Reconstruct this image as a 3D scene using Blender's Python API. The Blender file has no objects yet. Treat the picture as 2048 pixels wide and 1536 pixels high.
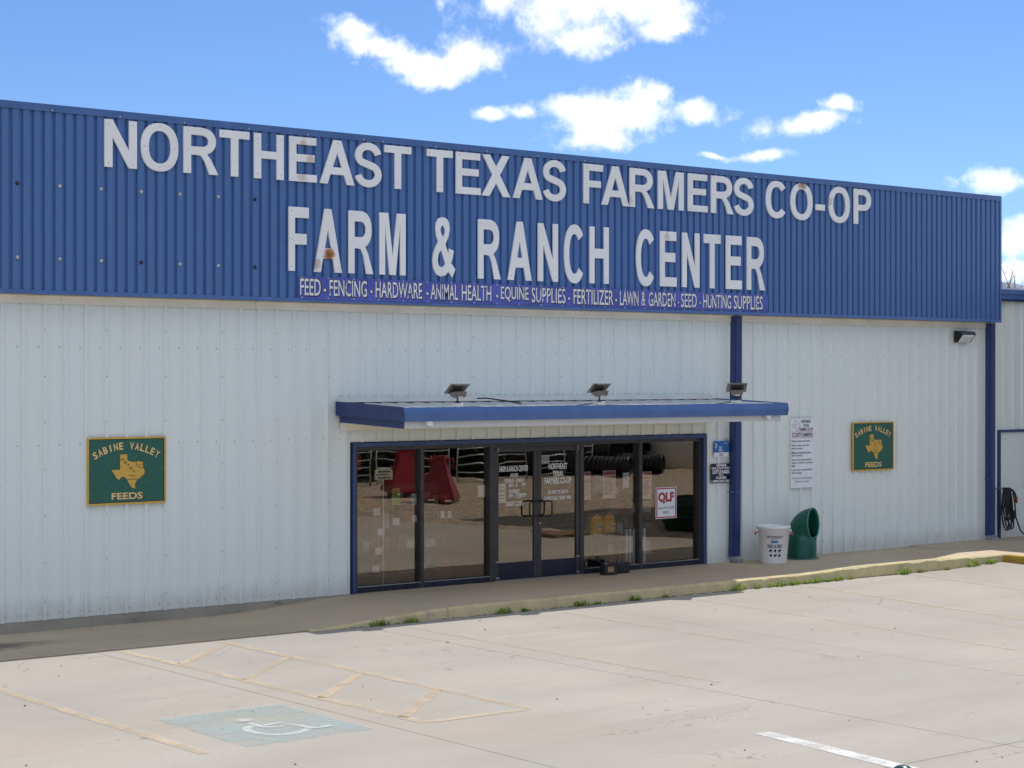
import bpy, bmesh, math, random
from mathutils import Vector, Matrix
random.seed(7)
R = math.radians
SC = bpy.context.scene
COL = SC.collection

# ------------------------------------------------------------------ camera
CAM_LOC = Vector((-19.214, -24.072, 3.28))
YAW = R(51.407)                       # angle between the store front and the view direction
cd = bpy.data.cameras.new('camera')
cam = bpy.data.objects.new('camera', cd); COL.objects.link(cam)
cam.location = CAM_LOC
cam.rotation_euler = (R(90), 0, YAW - R(90))
cd.sensor_width = 36.0
cd.lens = 3789.0 / 2048.0 * 36.0
cd.shift_y = -11.0 / 2048.0
cd.clip_start = 0.1
cd.clip_end = 6000
SC.camera = cam

# ------------------------------------------------------------------ light
SUN_DIR = Vector((0.650, 0.2725, 1.0)).normalized()      # towards the sun
SUN_EL = math.asin(SUN_DIR.z)
SUN_AZ = math.atan2(SUN_DIR.x, SUN_DIR.y)
sl = bpy.data.lights.new('sun', 'SUN')
sl.energy = 2.9
sl.angle = R(0.53)
sl.color = (1.0, 0.95, 0.87)
sun = bpy.data.objects.new('sun', sl); COL.objects.link(sun)
sun.rotation_euler = SUN_DIR.to_track_quat('Z', 'Y').to_euler()

SKY_STRENGTH = 0.068
CLOUD = 15.2
W = bpy.data.worlds.new('World'); SC.world = W; W.use_nodes = True
nt = W.node_tree; nt.nodes.clear()


def nd(tree, kind, **kw):
    n = tree.nodes.new(kind)
    for k, v in kw.items():
        setattr(n, k, v)
    return n


def ln(tree, a, b):
    tree.links.new(a, b)


def mth(tree, op, a, b=None, c=None, clamp=False):
    n = tree.nodes.new('ShaderNodeMath'); n.operation = op; n.use_clamp = clamp
    for i, v in enumerate((a, b, c)):
        if v is None:
            continue
        if isinstance(v, (int, float)):
            n.inputs[i].default_value = v
        else:
            tree.links.new(v, n.inputs[i])
    return n.outputs[0]


def build_world():
    out = nd(nt, 'ShaderNodeOutputWorld')
    bg = nd(nt, 'ShaderNodeBackground'); bg.inputs['Strength'].default_value = SKY_STRENGTH
    sky = nd(nt, 'ShaderNodeTexSky'); sky.sky_type = 'NISHITA'; sky.sun_disc = False
    sky.sun_elevation = SUN_EL; sky.sun_rotation = SUN_AZ
    sky.altitude = 400; sky.air_density = 0.85; sky.dust_density = 0.0; sky.ozone_density = 4.5
    tc = nd(nt, 'ShaderNodeTexCoord')
    sep = nd(nt, 'ShaderNodeSeparateXYZ'); ln(nt, tc.outputs['Generated'], sep.inputs[0])
    az = mth(nt, 'MULTIPLY', mth(nt, 'ARCTAN2', sep.outputs[0], sep.outputs[1]), 57.29578)
    el = mth(nt, 'MULTIPLY', mth(nt, 'ARCSINE', sep.outputs[2]), 57.29578)
    cmb = nd(nt, 'ShaderNodeCombineXYZ'); ln(nt, az, cmb.inputs[0]); ln(nt, el, cmb.inputs[1])
    # ragged cloud edges
    n1 = nd(nt, 'ShaderNodeTexNoise'); n1.inputs['Scale'].default_value = 46; n1.inputs['Detail'].default_value = 5
    n1.inputs['Roughness'].default_value = 0.62
    ln(nt, tc.outputs['Generated'], n1.inputs['Vector'])
    n2 = nd(nt, 'ShaderNodeTexNoise'); n2.inputs['Scale'].default_value = 24; n2.inputs['Detail'].default_value = 2
    ln(nt, tc.outputs['Generated'], n2.inputs['Vector'])
    dv = nd(nt, 'ShaderNodeVectorMath'); dv.operation = 'SUBTRACT'; ln(nt, n2.outputs['Color'], dv.inputs[0]); dv.inputs[1].default_value = (.5, .5, .5)
    dm = nd(nt, 'ShaderNodeVectorMath'); dm.operation = 'MULTIPLY'; ln(nt, dv.outputs[0], dm.inputs[0]); dm.inputs[1].default_value = (1.5, .9, 0)
    da = nd(nt, 'ShaderNodeVectorMath'); da.operation = 'ADD'; ln(nt, cmb.outputs[0], da.inputs[0]); ln(nt, dm.outputs[0], da.inputs[1])
    # cumulus: (azimuth, elevation, half width, half height) in degrees
    clouds = [(40.2, 11.2, 2.7, 1.05), (42.1, 11.1, 2.0, .95), (40.7, 10.3, 1.9, .55), (38.2, 11.2, .9, .7), (43.0, 10.4, 1.0, .35),
              (33.9, 10.3, .95, .36), (34.6, 9.95, 1.1, .42), (35.9, 9.5, 1.5, .5), (37.3, 9.75, 1.0, .6), (36.2, 9.1, 1.0, .28),
              (40.1, 8.15, .9, .36), (41.4, 7.85, 1.7, .6), (42.4, 8.05, 1.15, .8), (41.2, 7.15, 1.05, .34), (43.0, 8.55, .6, .38),
              (38.0, 8.0, .42, .2), (38.75, 8.0, .5, .25), (44.3, 7.9, .72, .34), (46.9, 7.42, 1.2, .36), (47.6, 7.55, .8, .3), (48.25, 8.05, .52, .22),
              (44.7, 6.75, .4, .12), (45.8, 6.7, .9, .16), (53.2, 5.75, 1.3, .4), (53.5, 4.0, 1.0, .5), (53.3, 3.1, .8, .35)]
    acc = None
    for (a, e, ra, re) in clouds:
        s = nd(nt, 'ShaderNodeVectorMath'); s.operation = 'SUBTRACT'; ln(nt, da.outputs[0], s.inputs[0]); s.inputs[1].default_value = (a, e, 0)
        m = nd(nt, 'ShaderNodeVectorMath'); m.operation = 'MULTIPLY'; ln(nt, s.outputs[0], m.inputs[0]); m.inputs[1].default_value = (.93 / ra, .93 / re, 0)
        l = nd(nt, 'ShaderNodeVectorMath'); l.operation = 'LENGTH'; ln(nt, m.outputs[0], l.inputs[0])
        v = mth(nt, 'SUBTRACT', 1.0, l.outputs['Value'])
        acc = v if acc is None else mth(nt, 'SMOOTH_MAX', acc, v, 0.25)
    # unseen sky all round: denser broken cumulus, added to brighten the shaded wall
    n3 = nd(nt, 'ShaderNodeTexNoise'); n3.inputs['Scale'].default_value = 5.0; n3.inputs['Detail'].default_value = 2
    ln(nt, tc.outputs['Generated'], n3.inputs['Vector'])
    azd = mth(nt, 'ABSOLUTE', mth(nt, 'SUBTRACT', az, 38.6))
    away = mth(nt, 'MAXIMUM', mth(nt, 'MULTIPLY', mth(nt, 'SUBTRACT', azd, 17), .08, clamp=True), mth(nt, 'MULTIPLY', mth(nt, 'SUBTRACT', el, 12.5), .12, clamp=True))
    gen = mth(nt, 'MULTIPLY', mth(nt, 'SUBTRACT', n3.outputs['Fac'], 0.475), 5.0)
    gen = mth(nt, 'ADD', gen, mth(nt, 'MULTIPLY', mth(nt, 'SUBTRACT', away, 1.0), 4.0))
    acc = mth(nt, 'MAXIMUM', acc, gen)
    dens = mth(nt, 'ADD', acc, mth(nt, 'MULTIPLY', mth(nt, 'SUBTRACT', n1.outputs['Fac'], .5), 2.6))
    n5 = nd(nt, 'ShaderNodeTexNoise'); n5.inputs['Scale'].default_value = 150; n5.inputs['Detail'].default_value = 3; n5.inputs['Roughness'].default_value = .6
    ln(nt, tc.outputs['Generated'], n5.inputs['Vector'])
    dens = mth(nt, 'ADD', dens, mth(nt, 'MULTIPLY', mth(nt, 'SUBTRACT', n5.outputs['Fac'], .5), .8))
    mr = nd(nt, 'ShaderNodeMapRange'); mr.interpolation_type = 'SMOOTHSTEP'
    ln(nt, dens, mr.inputs['Value']); mr.inputs['From Min'].default_value = -.28; mr.inputs['From Max'].default_value = 1.0
    up = mth(nt, 'MULTIPLY', el, 1.0, clamp=True)
    fac = mth(nt, 'MULTIPLY', mr.outputs[0], up)
    # cloud white with faint grey hollows
    cr = nd(nt, 'ShaderNodeMix'); cr.data_type = 'RGBA'
    ln(nt, n2.outputs['Fac'], cr.inputs['Factor'])
    cr.inputs['A'].default_value = (CLOUD * .66, CLOUD * .69, CLOUD * .74, 1); cr.inputs['B'].default_value = (CLOUD * 1.1, CLOUD * 1.1, CLOUD * 1.09, 1)
    mx = nd(nt, 'ShaderNodeMix'); mx.data_type = 'RGBA'
    tint = nd(nt, 'ShaderNodeVectorMath'); tint.operation = 'MULTIPLY'; ln(nt, sky.outputs[0], tint.inputs[0]); tint.inputs[1].default_value = (.84, .99, 1.24)
    ln(nt, fac, mx.inputs['Factor']); ln(nt, tint.outputs[0], mx.inputs['A']); ln(nt, cr.outputs['Result'], mx.inputs['B'])
    ln(nt, mx.outputs['Result'], bg.inputs['Color'])
    ln(nt, bg.outputs[0], out.inputs[0])


build_world()
W.cycles.sampling_method = 'MANUAL'; W.cycles.sample_map_resolution = 1024
vs = SC.view_settings
vs.view_transform = 'Standard'; vs.look = 'None'; vs.gamma = 1.0; vs.use_curve_mapping = False
vs.exposure = 0.60
SC.cycles.adaptive_threshold = 0.02; SC.cycles.max_bounces = 5; SC.cycles.transparent_max_bounces = 12; SC.cycles.caustics_reflective = False; SC.cycles.caustics_refractive = False

# ------------------------------------------------------------------ materials
MATS = {}


def base_mat(name):
    m = bpy.data.materials.new(name); m.use_nodes = True
    t = m.node_tree; t.nodes.clear()
    out = nd(t, 'ShaderNodeOutputMaterial'); b = nd(t, 'ShaderNodeBsdfPrincipled')
    ln(t, b.outputs[0], out.inputs['Surface'])
    MATS[name] = m
    return m, t, b, out


def noise(t, scale, detail=4, rough=.55, stretch=None, obj=False):
    """noise over the world position (or the object's own coordinates)"""
    if obj:
        src = nd(t, 'ShaderNodeTexCoord').outputs['Object']
    else:
        src = nd(t, 'ShaderNodeNewGeometry').outputs['Position']
    if stretch:
        m = nd(t, 'ShaderNodeVectorMath'); m.operation = 'MULTIPLY'; ln(t, src, m.inputs[0]); m.inputs[1].default_value = stretch
        src = m.outputs[0]
    n = nd(t, 'ShaderNodeTexNoise'); n.inputs['Scale'].default_value = scale; n.inputs['Detail'].default_value = detail; n.inputs['Roughness'].default_value = rough
    ln(t, src, n.inputs['Vector'])
    return n.outputs['Fac']


def rng(t, v, a, b, c=0., d=1., smooth=True):
    m = nd(t, 'ShaderNodeMapRange'); m.interpolation_type = 'SMOOTHSTEP' if smooth else 'LINEAR'
    ln(t, v, m.inputs['Value'])
    m.inputs['From Min'].default_value = a; m.inputs['From Max'].default_value = b; m.inputs['To Min'].default_value = c; m.inputs['To Max'].default_value = d
    return m.outputs[0]


def mixc(t, f, a, b, mode='MIX'):
    m = nd(t, 'ShaderNodeMix'); m.data_type = 'RGBA'; m.blend_type = mode
    for s, v in (('Factor', f), ('A', a), ('B', b)):
        if isinstance(v, (int, float)):
            m.inputs[s].default_value = v
        elif isinstance(v, tuple):
            m.inputs[s].default_value = (*v, 1)
        else:
            ln(t, v, m.inputs[s])
    return m.outputs['Result']


def bump(t, b, h, strength, dist):
    n = nd(t, 'ShaderNodeBump'); n.inputs['Strength'].default_value = strength; n.inputs['Distance'].default_value = dist
    ln(t, h, n.inputs['Height']); ln(t, n.outputs[0], b.inputs['Normal'])


def plain(name, col, rough=.5, metal=0., var=.12, scale=9., spec=None, grain=None):
    m, t, b, o = base_mat(name)
    n = noise(t, scale, 5)
    lo = tuple(c * (1 - var) for c in col); hi = tuple(min(1, c * (1 + var)) for c in col)
    ln(t, mixc(t, rng(t, n, .3, .7), lo, hi), b.inputs['Base Color'])
    b.inputs['Roughness'].default_value = rough; b.inputs['Metallic'].default_value = metal
    if spec is not None:
        b.inputs['Specular IOR Level'].default_value = spec
    if grain:
        bump(t, b, noise(t, grain, 3), .25, .004)
    return m


def siding_mat(name, col, dirt, rough=.38):
    m, t, b, o = base_mat(name)
    st = noise(t, 3.0, 3, .55, (1, 1, .10))
    big = noise(t, .8, 3)
    c = mixc(t, rng(t, st, .45, .75, 0, .28), col, tuple(x * dirt for x in col))
    c = mixc(t, rng(t, big, .35, .7, 0, .2), c, tuple(x * (dirt + .02) for x in col))
    sp = noise(t, 40, 3, .6)
    c = mixc(t, rng(t, sp, .68, .74, 0, .35), c, tuple(x * .72 for x in col))
    # splash dirt close to the slab, ragged
    g = nd(t, 'ShaderNodeNewGeometry'); s = nd(t, 'ShaderNodeSeparateXYZ'); ln(t, g.outputs['Position'], s.inputs[0])
    hz = mth(t, 'ADD', s.outputs[2], mth(t, 'MULTIPLY', noise(t, 7, 4, .6, (1, 1, .4)), -.5))
    c = mixc(t, rng(t, hz, .12, -.22, 0, .35), c, (.42, .38, .31))
    ln(t, c, b.inputs['Base Color'])
    b.inputs['Roughness'].default_value = rough
    bump(t, b, noise(t, 1.5, 2, .5, (1, 1, .5)), .18, .01)
    return m


siding_mat('white_siding', (.815, .86, .82), .96)
siding_mat('blue_siding', (.075, .165, .40), .88, .42)
plain('blue_trim', (.066, .145, .36), .4, var=.10, scale=3)
plain('opening_blue', (.040, .070, .190), .42, var=.1, scale=4)
plain('dark_blue_trim', (.020, .042, .155), .42, var=.12, scale=4)
plain('beige_trim', (.86, .81, .70), .5, var=.06, scale=2)
plain('white_trim', (.70, .70, .67), .45, var=.05, scale=2)
plain('roof_metal', (.62, .64, .64), .38, var=.10, scale=4)
plain('bronze_frame', (.060, .055, .055), .38, .35, var=.15, scale=6)
plain('navy_rail', (.016, .018, .036), .4, .2, var=.2, scale=8)
plain('black_metal', (.012, .012, .013), .35, var=.2)
plain('black_rubber', (.014, .014, .015), .5, var=.2)
plain('steel', (.45, .45, .44), .35, .8, var=.1)
plain('galvanized', (.42, .43, .44), .45, .6, var=.15)
plain('screw', (.24, .24, .24), .5, .3)
plain('bolt_head', (.62, .62, .60), .4, .2)
plain('bolt_dark', (.03, .03, .035), .4)
plain('panel_glass', (.02, .022, .03), .15)
plain('lamp_grey', (.15, .138, .125), .5, var=.12)
plain('lamp_dark', (.045, .042, .04), .45)
plain('lens', (.82, .80, .74), .12, var=.03)
plain('wallpack_lens', (.80, .82, .84), .1, var=.04)
plain('sign_white', (.86, .86, .90), .4, var=.04)
plain('paper', (.86, .83, .78), .7, var=.05)
plain('paper_pink', (.92, .66, .62), .7, var=.05)
plain('paper_grey', (.24, .25, .28), .6, var=.35, scale=30)
plain('paper_green', (.30, .42, .08), .6, var=.1)
plain('paper_cream', (.88, .82, .56), .6, var=.05)
plain('ink', (.016, .016, .018), .6, var=.1)
plain('ink_red', (.42, .045, .05), .5, var=.1)
plain('ink_red_faint', (.52, .16, .15), .6, var=.1)
plain('vinyl_white', (.92, .92, .90), .5, var=.03)
plain('sign_green', (.016, .115, .080), .42, var=.10, scale=14)
plain('sign_gold', (.66, .40, .065), .45, var=.08, scale=8)
plain('sign_gold_text', (.85, .60, .25), .45, var=.06)
plain('sign_brown', (.05, .030, .010), .5)
plain('banner_blue', (.085, .11, .46), .5, var=.14, scale=2.5)
plain('paint_white', (.80, .80, .82), .5, var=.06, scale=20)
plain('member_navy', (.014, .014, .060), .45)
plain('bureau_blue', (.030, .16, .45), .4, var=.08)
plain('rope_orange', (.60, .10, .03), .6)
plain('bucket_white', (.86, .86, .86), .32, var=.03)
plain('bin_green', (.006, .105, .070), .30, var=.10, scale=5)
plain('bin_rim', (.03, .20, .14), .35)
plain('jug_yellow', (.92, .42, .005), .25, var=.06)
plain('battery_case', (.018, .018, .020), .4, var=.3)
plain('battery_label', (.30, .20, .11), .6, var=.3, scale=20)
plain('pipe_red', (.35, .02, .02), .5)
plain('hopper_red', (.27, .008, .016), .32, var=.18)
plain('wood', (.26, .17, .10), .8, var=.25, scale=12)
plain('poly_black', (.012, .013, .014), .35, var=.2)
plain('tank_white', (.62, .63, .62), .5)
plain('tank_green', (.02, .06, .035), .4)
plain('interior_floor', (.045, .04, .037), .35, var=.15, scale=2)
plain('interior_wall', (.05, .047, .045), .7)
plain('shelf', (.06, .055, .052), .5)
plain('goods', (.12, .10, .09), .6, var=.6, scale=5)
plain('goods_white', (.55, .53, .50), .6, var=.2, scale=9)
plain('bollard_paint', (.018, .05, .055), .22, .2, var=.1)
plain('bark', (.16, .13, .10), .9, var=.3, scale=4)
plain('dry_leaf', (.24, .17, .09), .8, var=.3)
plain('hazed_ridge_wood', (.15, .18, .24), .95, var=.2, scale=.05)  # winter woods, with the distance haze mixed into the blue-grey colour
plain('grass_ground', (.11, .13, .045), .95, var=.35, scale=.4)
plain('pebble', (.045, .04, .036), .8, var=.5, scale=30)
plain('joint_fill', (.10, .085, .07), .9, var=.4, scale=6)
plain('litter', (.15, .11, .07), .9, var=.5, scale=20)
plain('wall_core', (.2, .2, .2), .8)


def leaf_mat(name, a, b_):
    m, t, b, o = base_mat(name)
    n = noise(t, 6, 3)
    ln(t, mixc(t, rng(t, n, .3, .7), a, b_), b.inputs['Base Color']); b.inputs['Roughness'].default_value = .55
    tr = nd(t, 'ShaderNodeBsdfTranslucent'); tr.inputs[0].default_value = (b_[0] * 1.3, b_[1] * 1.3, b_[2], 1)
    ms = nd(t, 'ShaderNodeMixShader'); ms.inputs[0].default_value = .35
    ln(t, b.outputs[0], ms.inputs[1]); ln(t, tr.outputs[0], ms.inputs[2]); ln(t, ms.outputs[0], o.inputs['Surface'])


leaf_mat('weed_green', (.09, .20, .02), (.30, .42, .05))
leaf_mat('brush_green', (.012, .022, .010), (.030, .045, .016))


def concrete_mat(name, col, stain, streak=1.0, warm=.5):
    m, t, b, o = base_mat(name)
    big = noise(t, .22, 2, .6)
    mid = noise(t, 1.3, 4, .62, (.35, 1, 1))
    fine = noise(t, 22, 3, .7)
    sand = noise(t, 140, 2, .7)
    stk = noise(t, 1.1, 6, .65, (.16, 1.3, 1))
    c = mixc(t, rng(t, big, .34, .66), tuple(x * .88 for x in col), tuple(x * y for x, y in zip(col, (1.07, 1.05, 1.02))))
    wm = noise(t, .33, 2, .5)
    c = mixc(t, rng(t, wm, .50, .72, 0, warm), c, (col[0] * 1.03, col[1] * .93, col[2] * .80))
    c = mixc(t, rng(t, mid, .40, .70, 0, .30), c, stain)
    c = mixc(t, rng(t, stk, .50, .70, 0, .55 * streak), c, stain)
    lite = noise(t, .9, 3, .6, (.3, 1.4, 1))
    c = mixc(t, rng(t, lite, .60, .8, 0, .2), c, tuple(min(1, x * 1.16) for x in col))
    c = mixc(t, rng(t, fine, .30, .75, .0, .34), c, tuple(x * .78 for x in col))
    spots = noise(t, 6.5, 4, .7, (.45, 1.6, 1))
    c = mixc(t, rng(t, spots, .675, .72, 0, .55), c, tuple(x * .45 for x in col))
    c = mixc(t, rng(t, sand, .25, .75, .0, .40), c, tuple(x * .72 for x in col))
    drip = mth(t, 'MULTIPLY', rng(t, noise(t, .55, 2, .5), .56, .66), rng(t, noise(t, 11, 3, .6, (.6, 1.3, 1)), .60, .68))
    c = mixc(t, mth(t, 'MULTIPLY', drip, .6), c, tuple(x * .4 for x in col))
    # hairline cracks
    gp = nd(t, 'ShaderNodeNewGeometry').outputs['Position']
    wv = nd(t, 'ShaderNodeTexNoise'); wv.inputs['Scale'].default_value = 1.6; wv.inputs['Detail'].default_value = 5; ln(t, gp, wv.inputs['Vector'])
    ad = nd(t, 'ShaderNodeVectorMath'); ad.operation = 'MULTIPLY_ADD'; ln(t, wv.outputs['Color'], ad.inputs[0]); ad.inputs[1].default_value = (1.3, 1.3, 0); ln(t, gp, ad.inputs[2])
    vo = nd(t, 'ShaderNodeTexVoronoi'); vo.feature = 'DISTANCE_TO_EDGE'; vo.inputs['Scale'].default_value = .16; ln(t, ad.outputs[0], vo.inputs['Vector'])
    ck = rng(t, vo.outputs['Distance'], .0016, .0004, 0, .55)
    ck = mth(t, 'MULTIPLY', ck, rng(t, noise(t, .5, 2), .48, .6))
    c = mixc(t, ck, c, tuple(x * .3 for x in col))
    ln(t, c, b.inputs['Base Color'])
    b.inputs['Roughness'].default_value = .85; b.inputs['Specular IOR Level'].default_value = .25
    bump(t, b, mth(t, 'ADD', fine, mth(t, 'MULTIPLY', sand, .5)), .35, .006)
    return m


concrete_mat('lot_concrete', (.395, .37, .335), (.28, .255, .22), .6, .55)
concrete_mat('walk_concrete', (.60, .50, .365), (.40, .325, .235), .9, .35)
concrete_mat('foundation_concrete', (.42, .385, .32), (.08, .07, .055), 1.7, .2)


def ramp_mat():
    """old ramp slab: the same concrete, with a dark oil stain at its far left"""
    m = concrete_mat('ramp_concrete', (.59, .49, .345), (.38, .31, .22), 1.1, .25)
    t = m.node_tree; b = [n for n in t.nodes if n.type == 'BSDF_PRINCIPLED'][0]
    src = b.inputs['Base Color'].links[0].from_socket
    g = nd(t, 'ShaderNodeNewGeometry')
    s = nd(t, 'ShaderNodeVectorMath'); s.operation = 'SUBTRACT'; ln(t, g.outputs['Position'], s.inputs[0]); s.inputs[1].default_value = (-10.0, -1.05, -.15)
    mm = nd(t, 'ShaderNodeVectorMath'); mm.operation = 'MULTIPLY'; ln(t, s.outputs[0], mm.inputs[0]); mm.inputs[1].default_value = (.48, 1.6, 0)
    l = nd(t, 'ShaderNodeVectorMath'); l.operation = 'LENGTH'; ln(t, mm.outputs[0], l.inputs[0])
    d = mth(t, 'ADD', l.outputs['Value'], mth(t, 'MULTIPLY', noise(t, 2.5, 5, .65), .8))
    ln(t, mixc(t, rng(t, d, 1.25, .75, 0, .7), src, (.05, .042, .04)), b.inputs['Base Color'])


ramp_mat()


def gravel_mat():
    m, t, b, o = base_mat('gravel')
    v = nd(t, 'ShaderNodeTexVoronoi'); v.inputs['Scale'].default_value = 13
    ln(t, nd(t, 'ShaderNodeNewGeometry').outputs['Position'], v.inputs['Vector'])
    s = nd(t, 'ShaderNodeSeparateColor'); ln(t, v.outputs['Color'], s.inputs[0])
    c = mixc(t, s.outputs[0], (.10, .08, .055), (.50, .42, .32))
    c = mixc(t, rng(t, noise(t, .5, 4), .4, .7, 0, .5), c, (.30, .24, .17))
    ln(t, c, b.inputs['Base Color']); b.inputs['Roughness'].default_value = .9
    bump(t, b, v.outputs['Distance'], .8, .03)


gravel_mat()


def curb_mat(name, paint, conc, wear):
    m, t, b, o = base_mat(name)
    w = noise(t, 5.5, 6, .7)
    w2 = noise(t, 24, 4, .7)
    f = mth(t, 'ADD', w, mth(t, 'MULTIPLY', mth(t, 'SUBTRACT', w2, .5), .5))
    c = mixc(t, rng(t, noise(t, 3, 3), .3, .7), tuple(x * .88 for x in paint), tuple(min(1, x * 1.08) for x in paint))
    c = mixc(t, rng(t, f, wear, wear + .07), c, conc)
    c = mixc(t, rng(t, noise(t, 9, 5, .7, (1, 1, .6)), .66, .72, 0, .75), c, (.10, .075, .05))
    ln(t, c, b.inputs['Base Color']); b.inputs['Roughness'].default_value = .8
    bump(t, b, f, .4, .01)


curb_mat('curb_paint', (.56, .47, .255), (.42, .37, .29), .60)
curb_mat('curb_yellow', (.44, .29, .02), (.30, .24, .14), .54)


def worn_paint(name, col, keep, lo=.0):
    """thin, half worn-off road paint: bare concrete shows where it is gone"""
    m, t, b, o = base_mat(name)
    f = mth(t, 'ADD', noise(t, 2.0, 4, .6, (1, 1, 1)), mth(t, 'MULTIPLY', mth(t, 'SUBTRACT', noise(t, 30, 5, .75), .5), .6))
    a = rng(t, f, .70, .36, lo, keep)
    b.inputs['Base Color'].default_value = (*col, 1); b.inputs['Roughness'].default_value = .8; b.inputs['Specular IOR Level'].default_value = .2
    tr = nd(t, 'ShaderNodeBsdfTransparent'); ms = nd(t, 'ShaderNodeMixShader')
    ln(t, a, ms.inputs[0]); ln(t, tr.outputs[0], ms.inputs[1]); ln(t, b.outputs[0], ms.inputs[2]); ln(t, ms.outputs[0], o.inputs['Surface'])


worn_paint('stripe_paint', (.56, .46, .335), .75, .25)
worn_paint('stripe_paint_faint', (.53, .45, .34), .45, .06)
worn_paint('bay_blue_paint', (.365, .465, .47), .55, .10)
worn_paint('symbol_paint', (.66, .66, .64), .66, .12)
worn_paint('white_paint_line', (.70, .70, .69), .95, .35)


def banner_paint():
    m, t, b, o = base_mat('banner_paint')
    w = noise(t, 11, 4, .65)
    ln(t, mixc(t, rng(t, w, .66, .56, .0, 1.), (.20, .22, .50), (.84, .84, .86)), b.inputs['Base Color']); b.inputs['Roughness'].default_value = .6


banner_paint()


def letter_mat():
    m, t, b, o = base_mat('letter_enamel')
    g = nd(t, 'ShaderNodeNewGeometry')
    n = noise(t, 9, 6, .7); d = noise(t, 1.2, 3)
    c = mixc(t, rng(t, d, .3, .7), (.87, .875, .865), (.94, .945, .935))
    # rust blooms, each round its own bad screw
    for (ctr, r, k) in (((-3.74, -.3, 5.13), .13, 1.0), ((-3.98, -.3, 4.98), .12, .55), ((6.53, -.3, 6.84), .16, .8), ((-4.2, -.3, 6.72), .10, .45),
                        ((-4.05, -.3, 6.50), .12, .45), ((-4.2, -.3, 6.26), .12, .4), ((7.3, -.3, 6.55), .10, .4), ((3.15, -.3, 5.72), .09, .4), ((2.3, -.3, 6.3), .10, .35)):
        ds = nd(t, 'ShaderNodeVectorMath'); ds.operation = 'DISTANCE'; ln(t, g.outputs['Position'], ds.inputs[0]); ds.inputs[1].default_value = ctr
        v = mth(t, 'ADD', ds.outputs['Value'], mth(t, 'MULTIPLY', mth(t, 'SUBTRACT', n, .5), .22))
        c = mixc(t, rng(t, v, r, r * .35, 0, k), c, (.42, .17, .04))
        if k > .7:
            c = mixc(t, rng(t, v, r * .4, 0, 0, .8), c, (.16, .05, .015))
    ln(t, c, b.inputs['Base Color']); b.inputs['Roughness'].default_value = .42


letter_mat()


def glass_mat():
    m, t, b, o = base_mat('tinted_glass')
    gl = nd(t, 'ShaderNodeBsdfGlossy'); gl.inputs['Roughness'].default_value = 0.0; gl.inputs['Color'].default_value = (.95, .86, .73, 1)
    tr = nd(t, 'ShaderNodeBsdfTransparent'); tr.inputs[0].default_value = (.95, .95, .93, 1)
    lw = nd(t, 'ShaderNodeFresnel'); lw.inputs[0].default_value = 1.5
    f = mth(t, 'ADD', mth(t, 'MULTIPLY', lw.outputs[0], .8), .21, clamp=True)
    bp = nd(t, 'ShaderNodeBump'); bp.inputs['Strength'].default_value = .05; bp.inputs['Distance'].default_value = .02
    ln(t, noise(t, 1.4, 1), bp.inputs['Height']); ln(t, bp.outputs[0], gl.inputs['Normal'])
    ms = nd(t, 'ShaderNodeMixShader'); ln(t, f, ms.inputs[0]); ln(t, tr.outputs[0], ms.inputs[1]); ln(t, gl.outputs[0], ms.inputs[2])
    ln(t, ms.outputs[0], o.inputs['Surface'])


glass_mat()

# ------------------------------------------------------------------ mesh helpers


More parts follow.
